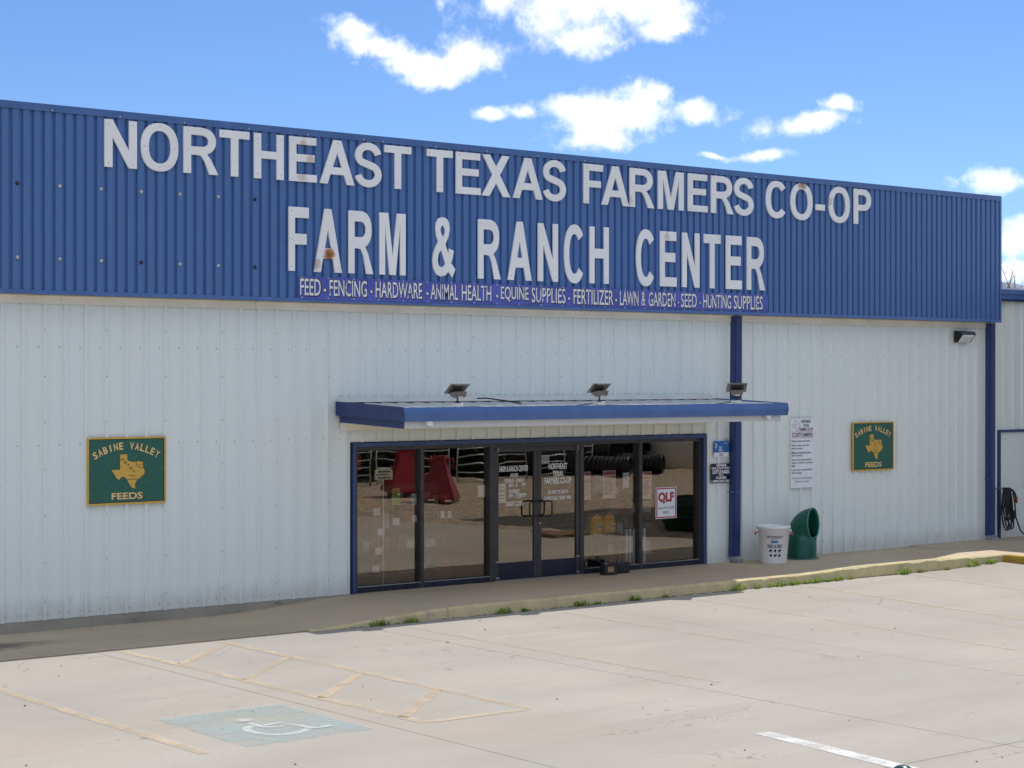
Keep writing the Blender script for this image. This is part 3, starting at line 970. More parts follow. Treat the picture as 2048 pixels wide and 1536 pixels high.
for s_, a, b, z0, z1 in (('NORTHEAST', .80, 1.20, 1.775, 1.875), ('TEXAS', .89, 1.11, 1.66, 1.75), ('FARMERS CO-OP', .715, 1.285, 1.535, 1.64), ('105 HWY 37 SOUTH', .78, 1.22, 1.365, 1.43), ('CLARKSVILLE, TEXAS 75426', .705, 1.285, 1.26, 1.33)):
    text(MB(), s_, a, b, z0, z1, LY, .012).build('vinyl_line', 'vinyl_white', dr)

# ------------------------------------------------------------------ entrance canopy
can = MB()
# purlins and deck under the sheet
can.box(-3.35, 4.48, -1.70, -.03, 2.70, 2.745)
canopy = can.build('entrance_canopy', 'white_trim', store)


def roof_pt(x, y):
    return 2.875 - .036 * (-y)           # gentle fall to the gutter


ccx = [-3.40 + .9144 * k for k in range(9)] + [4.53]
for a, b in zip(ccx[:-1], ccx[1:]):
    pr = wall_profile(a, b, .045); n = len(pr)
    MB().add([(x, -.02, roof_pt(x, -.02) - h) for x, h in pr] + [(x, -1.76, roof_pt(x, -1.76) - h) for x, h in pr], [(n + i, n + i + 1, i + 1, i) for i in range(n - 1)]).build('roof_sheet', 'roof_metal', canopy)
MB().prism([(-.056, 3.0), (-.056, 2.931), (-.16, 2.928), (-.16, 2.923), (-.049, 2.926), (-.049, 3.0)], 'x', -3.42, 4.50).build('wall_flashing', 'white_trim', canopy)
MB().box(-3.40, 4.48, -.11, -.09, 2.80, 2.918).build('rib_closure', 'lamp_dark', canopy)
# gutter: the front face breaks at mid height
gp = [(-1.765, 2.862), (-1.80, 2.862), (-1.825, 2.765), (-1.80, 2.655), (-1.70, 2.655), (-1.70, 2.665), (-1.79, 2.665), (-1.813, 2.765), (-1.79, 2.852), (-1.765, 2.852)]
MB().prism(gp, 'x', -3.43, 4.56).build('gutter', 'blue_trim', canopy)
MB().prism([(y, z) for y, z in ((-1.765, 2.862), (-1.80, 2.862), (-1.825, 2.765), (-1.80, 2.655), (-1.70, 2.655), (-1.70, 2.70), (-1.76, 2.80))], 'x', 4.5605, 4.566).build('gutter_end', 'blue_trim', canopy)
for gx_ in (-1.42, .62, 2.66):
    MB().prism([(-1.768, 2.8645), (-1.8022, 2.8645), (-1.8275, 2.765), (-1.8022, 2.6525), (-1.70, 2.6525), (-1.70, 2.6545), (-1.8005, 2.6545), (-1.8255, 2.765), (-1.8005, 2.8625), (-1.768, 2.8625)], 'x', gx_, gx_ + .022).build('gutter_seam', 'blue_trim', canopy)
for s_, x0, x1 in ((-1, -3.445, -3.431), (1, 4.531, 4.545)):
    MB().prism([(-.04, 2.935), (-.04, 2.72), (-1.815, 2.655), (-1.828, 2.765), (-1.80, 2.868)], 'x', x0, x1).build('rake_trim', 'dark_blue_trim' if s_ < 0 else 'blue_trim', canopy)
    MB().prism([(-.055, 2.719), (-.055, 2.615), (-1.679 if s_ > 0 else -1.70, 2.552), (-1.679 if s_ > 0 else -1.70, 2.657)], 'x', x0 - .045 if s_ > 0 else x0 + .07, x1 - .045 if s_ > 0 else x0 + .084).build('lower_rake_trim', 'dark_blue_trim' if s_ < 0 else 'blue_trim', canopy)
MB().box(-3.345, 4.50, -1.70, -1.68, 2.56, 2.70).build('front_board', 'white_trim', canopy)
MB().box(-3.36, 4.48, -1.675, -.0585, 2.60, 2.612).build('soffit', 'beige_trim', canopy)
MB().box(-3.36, 4.30, -.058, -.0445, 2.49, 2.60).build('ledger_trim', 'beige_trim', canopy)
for xx in (-3.02, 4.05):
    MB().prism([(-1.702, 2.654), (-1.80, 2.654), (-1.83, 2.585), (-1.79, 2.575), (-1.70, 2.62)], 'x', xx, xx + .10).build('gutter_outlet', 'white_trim', canopy)
MB().tube([(-.62, -1.0, 2.89), (-.72, -.75, 2.93), (-.86, -.42, 2.97), (-.95, -.30, 2.965)], .012, 6).build('loose_cable', 'black_rubber', canopy)
for xa, xb in ((-2.35, .25), (.45, 3.3)):
    MB().tube([(xa, -1.72, 2.862), ((xa * 3 + xb) / 4, -1.70, 2.853), ((xa + xb) / 2, -1.715, 2.856), (xb - .35, -1.70, 2.86), (xb, -1.70, 2.885)], .009, 6).build('lamp_cable', 'black_rubber', canopy)


def solar_light(x, yaw, label):
    z0 = 2.862; y0 = -1.74
    t = thing('solar_floodlight', label, 'floodlight', (x, y0, z0), 'solar floodlights along the canopy edge')
    M = Matrix.Translation((x, y0, z0 + .010)) @ Matrix.Rotation(yaw, 4, 'Z') @ Matrix.Scale(.83, 4)
    MB().bbox(x - .075, x + .075, y0 - .05, y0 + .06, z0 - .002, z0 + .055, .008).build('mounting_box', 'white_trim', t)
    MB().lathe([(.05, .055), (.045, .066), (.018, .075), (.018, .10)], (0, 0, 0), 14).tube([(0, 0, .10), (0, -.005, .15)], .016, 8).xf(M).build('stem', 'lamp_dark', t)
    # panel: high edge in front, glass turned up to the sun behind the store
    T = M @ Matrix.Translation((0, .02, .315)) @ Matrix.Rotation(R(-36), 4, 'X')
    MB().box(-.20, .20, -.145, .145, -.014, .0).xf(T).build('panel_frame', 'lamp_grey', t)
    MB().box(-.185, .185, -.13, .13, .0005, .004).xf(T).build('solar_cells', 'panel_glass', t)
    mb = MB().prism([(-.145, -.014), (-.145, -.014), (.10, -.014), (.10, -.05), (-.145, -.05)][1:], 'x', -.135, .135).xf(T)
    mb.build('heat_sink', 'lamp_dark', t)
    for k in range(9):
        MB().box(-.125 + k * .03, -.117 + k * .03, -.152, -.146, -.05, -.016).xf(T).build('fin', 'lamp_dark', t)
    h = MB()
    vs = [(-.125, -.13, .262), (.125, -.13, .262), (.125, .09, .23), (-.125, .09, .23), (-.10, -.125, .175), (.10, -.125, .175), (.10, .06, .17), (-.10, .06, .17), (-.055, -.085, .142), (.055, -.085, .142), (.055, .03, .142), (-.055, .03, .142)]
    fs = [(3, 2, 1, 0), (8, 9, 10, 11)] + [(a, b, b + 4, a + 4) for a, b in ((0, 1), (1, 2), (2, 3), (3, 0), (4, 5), (5, 6), (6, 7), (7, 4))]
    h.add(vs, [tuple(reversed(f)) for f in fs]).xf(M).build('lamp_housing', 'lamp_grey', t)
    MB().add([(-.05, -.119, .172), (.05, -.119, .172), (.045, -.094, .150), (-.045, -.094, .150), (-.05, -.123, .168), (.05, -.123, .168), (.045, -.100, .146), (-.045, -.100, .146)],
             [(4, 7, 6, 5), (0, 4, 5, 1), (1, 5, 6, 2), (2, 6, 7, 3), (3, 7, 4, 0)]).xf(M).build('lens', 'lens', t)


solar_light(-2.42, R(-4), 'grey solar floodlight above the left end of the glass storefront')
solar_light(.36, R(-6), 'middle grey solar floodlight on the canopy, above the entrance doors')
solar_light(3.40, R(-38), 'grey solar floodlight on the canopy in front of the blue downspout')

# wall pack lamp under the parapet
wp = thing('wall_pack_lamp', 'black wall pack lamp with clear sloped lens under the blue parapet', 'wall lamp', (11.48, -.03, 4.0))
MB().prism([(-.034, 4.235), (-.20, 4.215), (-.225, 4.165), (-.085, 4.0), (-.034, 4.0)], 'x', 11.26, 11.70).build('housing', 'black_metal', wp)
MB().add([(11.30, -.222, 4.150), (11.66, -.222, 4.150), (11.66, -.098, 4.004), (11.30, -.098, 4.004), (11.32, -.232, 4.138), (11.64, -.232, 4.138), (11.64, -.115, 3.998), (11.32, -.115, 3.998)],
         [(7, 6, 5, 4), (4, 5, 1, 0), (5, 6, 2, 1), (6, 7, 3, 2), (7, 4, 0, 3)]).build('lens', 'wallpack_lens', wp)
for k in range(3):
    MB().box(11.37 + k * .10, 11.42 + k * .10, -.2335, -.224, 4.115, 4.135).build('diode', 'vinyl_white', wp)

# ------------------------------------------------------------------ the big sign letters


def ell(cx, cy, a, b, d0, d1, n):
    out = []
    for i in range(n + 1):
        t = R(d0 + (d1 - d0) * i / n); c, s = math.cos(t), math.sin(t); e = 2 / 2.25
        out.append((cx + a * math.copysign(abs(c) ** e, c), cy + b * math.copysign(abs(s) ** e, s)))
    return out


def glyph(ch, w, h, sv, sh):
    if ch == 'N':
        return [[(0, 0), (0, h), (sv * 1.02, h), (w - sv, .37 * h), (w - sv, h), (w, h), (w, 0), (w - sv * 1.02, 0), (sv, .63 * h), (sv, 0)]]
    if ch == 'T':
        return [[(0, h), (w, h), (w, h - sh), (w / 2 + sv / 2, h - sh), (w / 2 + sv / 2, 0), (w / 2 - sv / 2, 0), (w / 2 - sv / 2, h - sh), (0, h - sh)]]
    if ch == 'H':
        a = h * .53 - sh / 2; b = a + sh
        return [[(0, 0), (0, h), (sv, h), (sv, b), (w - sv, b), (w - sv, h), (w, h), (w, 0), (w - sv, 0), (w - sv, a), (sv, a), (sv, 0)]]
    if ch == 'E':
        a = h * .53 - sh / 2; b = a + sh
        return [[(0, 0), (0, h), (.98 * w, h), (.98 * w, h - sh), (sv, h - sh), (sv, b), (.92 * w, b), (.92 * w, a), (sv, a), (sv, sh), (w, sh), (w, 0)]]
    if ch == 'F':
        a = h * .50 - sh / 2; b = a + sh
        return [[(0, 0), (0, h), (w, h), (w, h - sh), (sv, h - sh), (sv, b), (.89 * w, b), (.89 * w, a), (sv, a), (sv, 0)]]
    if ch == 'A':
        t = sv * .56; f = sv * 1.12; sl_ = w / 2 - t; z1 = .215 * h; z2 = z1 + sh
        xi = lambda z: f + sl_ * z / h
        ap = (w / 2 - f) * h / sl_
        return [[(0, 0), (w / 2 - t, h), (w / 2 + t, h), (w, 0), (w - f, 0), (w - xi(z1), z1), (xi(z1), z1), (f, 0)], [(xi(z2), z2), (w - xi(z2), z2), (w / 2, ap)]]
    if ch == 'X':
        f = sv * 1.22; m = h * .52
        return [[(0, 0), (w / 2 - f * .52, m), (.02 * w, h), (.02 * w + f, h), (w / 2, m + .20 * h), (w - f - .03 * w, h), (w - .03 * w, h), (w / 2 + f * .52, m), (w, 0), (w - f, 0), (w / 2, m - .20 * h), (f, 0)]]
    if ch == 'M':
        f = sv * .95
        return [[(0, 0), (0, h), (sv * 1.5, h), (w / 2, .30 * h), (w - sv * 1.5, h), (w, h), (w, 0), (w - f, 0), (w - f, .80 * h), (w / 2 + f * .56, 0), (w / 2 - f * .56, 0), (f, .80 * h), (f, 0)]]
    if ch == 'O':
        return [ell(w / 2, h / 2, w / 2, h * .515, 0, 348, 29), ell(w / 2, h / 2, w / 2 - sv, h * .515 - sh, 0, 348, 29)]
    if ch == 'C':
        a, b = w * .53, h * .515; c = (w * .53, h / 2)
        return [ell(c[0], c[1], a, b, 38, 322, 26) + ell(c[0], c[1], a - sv, b - sh, 318, 42, 24)]
    if ch in 'RP':
        bw = w * (.93 if ch == 'R' else 1.0); zb = .415 * h if ch == 'R' else .385 * h; cx_ = bw * .52
        arc = ell(cx_, (h + zb) / 2, bw - cx_, (h - zb) / 2, 90, -90, 14)
        ia = ell(cx_, (h + zb) / 2, bw - cx_ - sv, (h - zb) / 2 - sh, 90, -90, 12)
        hole = [(sv, h - sh)] + ia + [(sv, zb + sh)]
        if ch == 'P':
            return [[(0, 0), (0, h)] + arc + [(sv, zb), (sv, 0)], hole]
        arc = [p for p in arc if not (p[1] < zb + .02 * h and p[0] < .66 * w)]
        return [[(0, 0), (0, h)] + arc + [(.68 * w, zb + .005 * h), (.78 * w, .33 * h), (w, 0), (w - 1.2 * sv, 0), (.60 * w, .28 * h), (.50 * w, zb * .93), (.42 * w, zb * .965), (sv, zb * .97), (sv, 0)], hole]
    if ch == '-':
        return [[(0, .30 * h), (0, .30 * h + sh), (w, .30 * h + sh), (w, .30 * h)]]
    if ch == 'S':
        a = (w - sv) / 2; b = (h * 1.03 - sh) / 4; cy1 = h * 1.015 - sh / 2 - b; cy0 = -h * .015 + sh / 2 + b
        cl = [(w / 2 + a * math.cos(R(d)) * .98, cy1 + b * math.sin(R(d))) for d in range(8, 236, 12)]
        cl += [(w / 2 - a * math.cos(R(d)) * -1, cy0 + b * math.sin(R(d))) for d in range(56, -176, -12)]
        L_, R_ = [], []
        for i, p in enumerate(cl):
            q0 = cl[max(i - 1, 0)]; q1 = cl[min(i + 1, len(cl) - 1)]; t = Vector((q1[0] - q0[0], q1[1] - q0[1])).normalized(); n_ = Vector((-t.y, t.x))
            th = math.hypot(n_.x * sv, n_.y * sh) / 2 * (1.0 if True else 1)
            L_.append((p[0] + n_.x * th, p[1] + n_.y * th)); R_.append((p[0] - n_.x * th, p[1] - n_.y * th))
        return [L_ + R_[::-1]]
    if ch == '&':
        o = [(315, 157), (355, 172), (378, 215), (384, 275), (372, 355), (342, 430), (371, 530), (378, 473), (424, 492), (414, 560), (397, 617), (440, 682), (410, 765), (371, 705), (345, 740), (300, 755), (255, 735), (225, 675), (215, 600), (222, 530), (245, 455), (272, 402), (255, 350), (245, 285), (249, 215), (272, 172)]
        a = [(318, 240), (338, 275), (339, 315), (318, 362), (300, 322), (293, 285), (300, 252)]
        b = [(300, 485), (341, 625), (322, 655), (300, 662), (276, 640), (266, 590), (275, 530)]
        return [[((x - 215) / 225 * w, (765 - y - (440 - x) * .04) / 608 * h) for x, y in lp] for lp in (o, a, b)]
    raise KeyError(ch)


def big_sign(label, rows, z0, z1, sv, sh):
    h = z1 - z0
    t = thing('raised_letter_sign', label, 'sign', ((rows[0][1] + rows[-1][2]) / 2, FY - .03, z0))
    for ch, xa, xb in rows:
        mb = MB()
        filled(mb, glyph(ch, xb - xa, h, sv, sh), at_xz(xa, FY - .048, z0), .010, .006)
        c = mb.build('letter', 'letter_enamel', t)
        # mounting screws on the strokes
        s2 = MB()
        pts = {'N': [(.12, .08), (.12, .9), (.87, .08), (.87, .9)], 'O': [(.5, .93), (.5, .08), (.1, .5), (.9, .5)], 'H': [(.1, .1), (.9, .1), (.1, .88), (.9, .88)], 'T': [(.1, .92), (.9, .92), (.5, .12)]}.get(ch, [(.13, .93), (.13, .5), (.13, .07)] if ch in 'ERFP' else ([(.5, .93), (.14, .08), (.86, .08)] if ch == 'A' else []))
        for u, v in pts:
            screw(s2, xa + u * (xb - xa), FY - .0645, z0 + v * h, .0075)
        if pts:
            s2.build('letter_screws', 'steel', c)
    return t


big_sign('upper row of white raised letters reading NORTHEAST TEXAS FARMERS CO-OP', [('N', -7.39, -6.896), ('O', -6.838, -6.254), ('R', -6.173, -5.613), ('T', -5.593, -5.1), ('H', -5.025, -4.523), ('E', -4.428, -3.95), ('A', -3.898, -3.28), ('S', -3.272, -2.785), ('T', -2.734, -2.23), ('T', -1.933, -1.434), ('E', -1.372, -.882), ('X', -.858, -.281), ('A', -.229, .392), ('S', .40, .889), ('F', 1.266, 1.696), ('A', 1.664, 2.284), ('R', 2.297, 2.862), ('M', 2.948, 3.553), ('E', 3.654, 4.13), ('R', 4.216, 4.772), ('S', 4.785, 5.278), ('C', 5.593, 6.118), ('O', 6.234, 6.819), ('-', 6.905, 7.153), ('O', 7.258, 7.841), ('P', 7.955, 8.441)], 6.182, 6.84, .122, .112)
big_sign('lower row of tall narrow white raised letters reading FARM & RANCH CENTER', [('F', -4.439, -4.09), ('A', -4.001, -3.508), ('R', -3.388, -2.938), ('M', -2.824, -2.338), ('&', -1.829, -1.384), ('R', -.933, -.477), ('A', -.334, .159), ('N', .293, .717), ('C', .848, 1.271), ('H', 1.401, 1.825), ('C', 2.445, 2.865), ('E', 2.997, 3.385), ('N', 3.52, 3.934), ('T', 4.04, 4.45), ('E', 4.585, 4.98), ('R', 5.108, 5.57)], 4.86, 5.806, .108, .16)

# painted product banner in four boards
ban = thing('product_banner', 'long blue banner of hand painted white product words under the big letters', 'banner', (.7, FY - .04, 4.455))
bb = [-4.263, -1.95, .55, 3.1, 5.655]
for i, (a, b) in enumerate(zip(bb[:-1], bb[1:])):
    zt = 4.79 - .006 * i / 4
    MB().box(a + .001, b - .001, FY - .048, FY - .036, 4.455 + .008 * i, zt).build('board', 'banner_blue', ban)
wd = [('FEED', -4.238, -3.88), ('-', -3.827, -3.785), ('FENCING', -3.724, -3.051), ('-', -2.985, -2.952), ('HARDWARE', -2.893, -2.02), ('-', -1.94, -1.90), ('ANIMAL', -1.86, -1.326), ('HEALTH', -1.253, -.664), ('-', -.562, -.528), ('EQUINE', -.47, .102), ('SUPPLIES', .164, .883), ('-', .941, .977), ('FERTILIZER', 1.054, 1.933), ('-', 1.974, 2.01), ('LAWN', 2.079, 2.503), ('&', 2.57, 2.663), ('GARDEN', 2.734, 3.362), ('-', 3.405, 3.449), ('SEED', 3.495, 3.873), ('-', 3.938, 3.971), ('HUNTING', 4.03, 4.715), ('SUPPLIES', 4.782, 5.515)]
for s_, a, b in wd:
    lo, hi = (4.51, 4.755)
    fr_ = MB(); bk = MB()
    if s_ == '-':
        quad(fr_, a, b, 4.575, 4.615, FY - .0525); quad(bk, a - .010, b + .012, 4.562, 4.622, FY - .0505)
    else:
        text(fr_, s_, a, b, lo, hi, FY - .0525, .010)
        text(bk, s_, a + .006, b + .010, lo - .006, hi - .002, FY - .0505, .042, ref=.010)
    w_ = fr_.build('painted_word', 'banner_paint', ban)
    bk.build('painted_shadow', 'ink', w_)
mb = MB()
x = -4.2
while x < 5.6:
    for z in (4.475, 4.775):
        screw(mb, x, FY - .048, z, .010)
    x += .457
s = mb.build('banner_screws', 'bolt_head', ban); s['kind'] = 'stuff'

# ------------------------------------------------------------------ Texas feed signs
TEX = [(725, 455), (860, 450), (865, 560), (905, 580), (960, 595), (1030, 600), (1060, 590), (1100, 585), (1130, 597), (1163, 602), (1165, 700), (1185, 735), (1197, 775), (1190, 830), (1142, 862), (1125, 885), (1090, 905), (1050, 930), (1010, 1005), (1016, 1097), (960, 1080), (925, 1040), (880, 960), (840, 895), (800, 870), (745, 872), (705, 927), (655, 887), (633, 840), (556, 735), (727, 735)]


def texas(sx, sz, x0, z1, grow=0.):
    cx_, cy_ = 880, 760
    return [(x0 + (cx_ + (x - cx_) * (1 + grow) - 105) / 1505 * sx, z1 - (cy_ + (y - cy_) * (1 + grow) - 130) / 1250 * sz) for x, y in TEX]


def arc_text(mb, s, cx_, cz, rad, span, size, y, off):
    """letters stood along an arc"""
    n = len(s)
    for i, ch in enumerate(s):
        if ch == ' ':
            continue
        a = R(-span / 2 + span * i / (n - 1))
        vs, fs = text_mesh(ch, off)
        ax = min(v[0] for v in vs); bx = max(v[0] for v in vs); ay = min(v[1] for v in vs); by = max(v[1] for v in vs)
        w = size * (.62 if ch != 'I' else .22)
        pts = []
        for v in vs:
            lx = (v[0] - (ax + bx) / 2) / (bx - ax) * w; lz = (v[1] - ay) / (by - ay) * size
            pts.append((cx_ + (rad + lz) * math.sin(a) + lx * math.cos(a), y, cz + (rad + lz) * math.cos(a) - lx * math.sin(a)))
        mb.add(pts, fs)
    return mb


def feed_sign(x0, x1, z0, z1, label):
    y = -.0445
    t = thing('feed_sign', label, 'sign', ((x0 + x1) / 2, y, z0), 'green and gold feed signs')
    sx, sz = x1 - x0, z1 - z0; w = .026
    fr_ = MB()
    for (a, b, c, d) in ((x0, x1, z1 - w, z1), (x0, x1, z0, z0 + w), (x0, x0 + w, z0 + w, z1 - w), (x1 - w, x1, z0 + w, z1 - w)):
        fr_.box(a, b, y - .022, y, c, d)
    MB().box(x0 + .002, x1 - .002, y - .012, y - .002, z0 + .002, z1 - .002).build('panel', 'sign_green', t)
    fr_.build('frame', 'sign_gold', t)
    ln_ = MB(); q = .036
    for (a, b, c, d) in ((x0 + w, x1 - w, z1 - q, z1 - w), (x0 + w, x1 - w, z0 + w, z0 + q), (x0 + w, x0 + q, z0 + q, z1 - q), (x1 - q, x1 - w, z0 + q, z1 - q)):
        quad(ln_, a, b, c, d, y - .0135)
    ln_.build('border_line', 'sign_brown', t)
    cx_ = (x0 + x1) / 2 - .005 * sx
    sh_ = MB(); arc_text(sh_, 'SABINE VALLEY', cx_ + .005, z1 - .185 * sz - .906, .90, 60, sz * .108, y - .0135, .05); text(sh_, 'FEEDS', x0 + .305 * sx + .005, x0 + .70 * sx + .005, z0 + .075 * sz - .005, z0 + .175 * sz - .004, y - .0135, .045)
    filled(sh_, [texas(sx, sz, x0, z1, .03)], at_xz(0, y - .0135, 0))
    sh_.build('lettering_edge', 'sign_brown', t)
    arc_text(MB(), 'SABINE       ', cx_, z1 - .185 * sz - .90, .90, 60, sz * .108, y - .0155, .028).build('arched_word', 'sign_gold_text', t)
    arc_text(MB(), '       VALLEY', cx_, z1 - .185 * sz - .90, .90, 60, sz * .108, y - .0155, .028).build('arched_word', 'sign_gold_text', t)
    text(MB(), 'FEEDS', x0 + .305 * sx, x0 + .70 * sx, z0 + .075 * sz, z0 + .175 * sz, y - .0155, .025).build('lettering', 'sign_gold_text', t)
    mp = MB(); filled(mp, [texas(sx, sz, x0, z1)], at_xz(0, y - .0155, 0)); m_ = mp.build('state_map', 'sign_gold', t)
    nt_ = MB()
    for ch, u, v in (('N', 768, 545), ('E', 830, 605), ('T', 883, 655), ('F', 938, 715), ('C', 993, 768)):
        X = x0 + (u - 105) / 1505 * sx; Z = z1 - (v - 130) / 1250 * sz
        text(MB(), ch, X - .018 * sx, X + .018 * sx, Z - .017 * sz, Z + .017 * sz, y - .0172, .02).build('map_letter', 'sign_brown', m_)
    for (u0, u1, v) in ((890, 1010, 850), (860, 1045, 915), (945, 955, 885)):
        quad(nt_, x0 + (u0 - 105) / 1505 * sx, x0 + (u1 - 105) / 1505 * sx, z1 - (v + 7 - 130) / 1250 * sz, z1 - (v - 5 - 130) / 1250 * sz, y - .0172)
    prev = None
    for (u, v) in ((1035, 603), (1035, 650), (1050, 675), (1085, 690), (1120, 715), (1165, 715)):
        p = Vector((x0 + (u - 105) / 1505 * sx, z1 - (v - 130) / 1250 * sz))
        if prev is not None:
            d_ = (p - prev).normalized(); n_ = Vector((-d_.y, d_.x)) * .004
            k = len(nt_.v); nt_.v += [(a.x, y - .0172, a.y) for a in (prev - n_, p - n_, p + n_, prev + n_)]; nt_.f.append((k, k + 1, k + 2, k + 3)); nt_.smooth.append(False)
        prev = p
    for u in (1085, 1130):
        quad(nt_, x0 + (u - 8 - 105) / 1505 * sx, x0 + (u + 8 - 105) / 1505 * sx, z1 - (665 - 130) / 1250 * sz, z1 - (640 - 130) / 1250 * sz, y - .0172)
    k_ = nt_.build('map_marks', 'sign_brown', m_); k_['kind'] = 'stuff'
    for u in (.25, .5, .75):
        for z in (z0 - .012, z1 + .012):
            MB().box(x0 + u * sx - .012, x0 + u * sx + .012, y - .016, y + .002, z - .012, z + .012).build('clip', 'vinyl_white', t)
    for u in (.012, .988):
        for z in (z0 + .012, z1 - .012, (z0 + z1) / 2):
            c = MB(); screw(c, x0 + u * sx, y - .0225, z, .010); c.build('corner_screw', 'bolt_head', t)


feed_sign(-7.528, -6.318, 1.525, 2.465, 'green and gold feed sign on the white wall left of the storefront')
feed_sign(8.20, 9.385, 1.52, 2.452, 'green and gold feed sign on the white wall right of the storefront')

# ------------------------------------------------------------------ other signs on the wall
t = thing('customer_notice', 'tall white notice board headed CUSTOMERS right of the downspout', 'notice', (6.8, -.036, 1.262))
MB().box(6.50, 7.118, -.058, -.052, 1.262, 2.545).build('panel', 'sign_white', t)
MB().box(6.503, 7.115, -.0515, -.0425, 1.265, 2.542).build('shade_backing', 'lamp_grey', t)  # dark grey stands in for the shadow line along the panel edge
mb = MB(); YS = -.0600
for s_, a, b, z0, z1 in (('NORTHEAST', 6.78, 7.05, 2.455, 2.515), ('TEXAS', 6.84, 6.99, 2.385, 2.44), ('FARMERS CO-OP', 6.735, 7.095, 2.31, 2.37), ('CUSTOMERS', 6.535, 7.095, 2.205, 2.275),
                         ('Please check your ticket.', 6.525, 7.04, 2.10, 2.145), ('Please check your load', 6.525, 6.995, 2.02, 2.065), ('before leaving.', 6.525, 6.82, 1.965, 2.01),
                         ('Make sure load is secure', 6.525, 7.045, 1.89, 1.935), ('before leaving.', 6.525, 6.82, 1.835, 1.88), ('We are not responsible for', 6.525, 7.075, 1.755, 1.80), ('dents / scratches in pickup', 6.525, 7.09, 1.70, 1.745), ('beds.', 6.525, 6.625, 1.65, 1.692),
                         ('Load is your responsibility', 6.525, 7.07, 1.57, 1.615), ('after leaving.', 6.525, 6.80, 1.515, 1.56), ('Thank you for your business', 6.54, 7.08, 1.415, 1.465), ('Please come again!', 6.62, 6.99, 1.355, 1.40)):
    text(MB(), s_, a, b, z0, z1, YS, .025 if z0 > 2.2 else (.016 if z0 > 1.5 else 0.)).build('text_line', 'ink', t)
# outline of the state
pts = [Vector((6.53 + (x - 556) / 641 * .22, 2.50 - (y - 450) / 647 * .19)) for x, y in TEX]
for a, b in zip(pts, pts[1:] + pts[:1]):
    d_ = (b - a).normalized(); n_ = Vector((-d_.y, d_.x)) * .003
    k = len(mb.v); mb.v += [(q.x, YS, q.y) for q in (a - n_, b - n_, b + n_, a + n_)]; mb.f.append((k, k + 1, k + 2, k + 3)); mb.smooth.append(False)
mb.build('state_outline', 'ink', t)
mb = MB()
for z in (2.292, 2.188):
    quad(mb, 6.53, 7.10, z - .004, z + .004, YS)
quad(mb, 6.60, 6.68, 2.425, 2.431, YS); quad(mb, 6.61, 6.69, 2.40, 2.406, YS)
mb.build('red_rules', 'ink_red', t)

t = thing('insurer_plaque', 'small blue and white plaque with a crescent mark right of the glass', 'sign', (4.73, -.036, 1.886))
MB().box(4.545, 4.915, -.048, -.039, 1.965, 2.168).build('blue_field', 'bureau_blue', t)
MB().box(4.548, 4.912, -.047, -.039, 1.888, 1.9645).build('white_field', 'sign_white', t)
mb = MB()
cr_ = [(4.575 + .035 * math.cos(a), 2.085 + .045 * math.sin(a)) for a in [R(-100 + 20 * i) for i in range(11)]] + [(4.562 + .03 * math.cos(a), 2.085 + .035 * math.sin(a)) for a in [R(80 - 20 * i) for i in range(9)]]
filled(mb, [cr_], at_xz(0, -.0495, 0))
text(mb, 'TEXAS', 4.665, 4.74, 2.045, 2.068, -.0495, .03); text(mb, 'FARM', 4.665, 4.73, 2.015, 2.038, -.0495, .03); text(mb, 'BUREAU', 4.665, 4.765, 1.985, 2.008, -.0495, .03); text(mb, 'AGENT', 4.80, 4.885, 2.118, 2.135, -.0495, .02)
mb.build('white_marks', 'vinyl_white', t)
text(MB(), 'NTFC', 4.68, 4.78, 1.90, 1.945, -.0485, .02).build('lettering', 'ink', t)
MB().box(4.648, 4.658, -.0495, -.048, 2.085, 2.097).build('red_mark', 'ink_red', t)
for xx in (4.83, 4.88):
    MB().tube([(xx, -.04, 2.168), (xx + .006, -.043, 2.225)], .003, 5).build('hanging_wire', 'black_metal', t)

t = thing('membership_sign', 'dark navy membership sign with white cattle raisers lettering beside the downspout', 'sign', (4.7, -.036, 1.436))
MB().box(4.47, 4.985, -.046, -.039, 1.425, 1.765).build('panel', 'member_navy', t)
mb = MB()
for s_, a, b, z0, z1 in (('MEMBER', 4.60, 4.86, 1.715, 1.755), ('TEXAS & SOUTHWESTERN', 4.48, 4.975, 1.668, 1.703), ('CATTLE RAISERS', 4.50, 4.955, 1.585, 1.655), ('ASSN.', 4.66, 4.78, 1.55, 1.572), ('POSTED', 4.60, 4.85, 1.49, 1.535), ('1-800-242-7820', 4.485, 4.97, 1.437, 1.478)):
    text(MB(), s_, a, b, z0, z1, -.0475, .035).build('text_line', 'vinyl_white', t)

# feed supplier sign on the glass, two panes of print
t = thing('glass_sign', 'white sign with red border and red QLF letters on the right pane', 'sign', (3.49, .07, .84))
MB().box(3.25, 3.745, .074, .083, .84, 1.385).build('panel', 'sign_white', t)
mb = MB()
for (a, b, c, d) in ((3.262, 3.733, 1.352, 1.374), (3.262, 3.733, .851, .873), (3.262, 3.287, .873, 1.352), (3.708, 3.733, .873, 1.352)):
    quad(mb, a, b, c, d, .0725)
text(mb, 'QLF', 3.305, 3.685, 1.10, 1.30, .0725, .055)
mb.build('red_print', 'ink_red', t)
mb = MB(); text(mb, 'QUALITY LIQUID', 3.305, 3.69, 1.0, 1.045, .0725, .01); text(mb, 'FEEDS', 3.42, 3.57, .925, .968, .0725, .01); mb.build('black_print', 'ink', t)

# ------------------------------------------------------------------ papers behind the glass


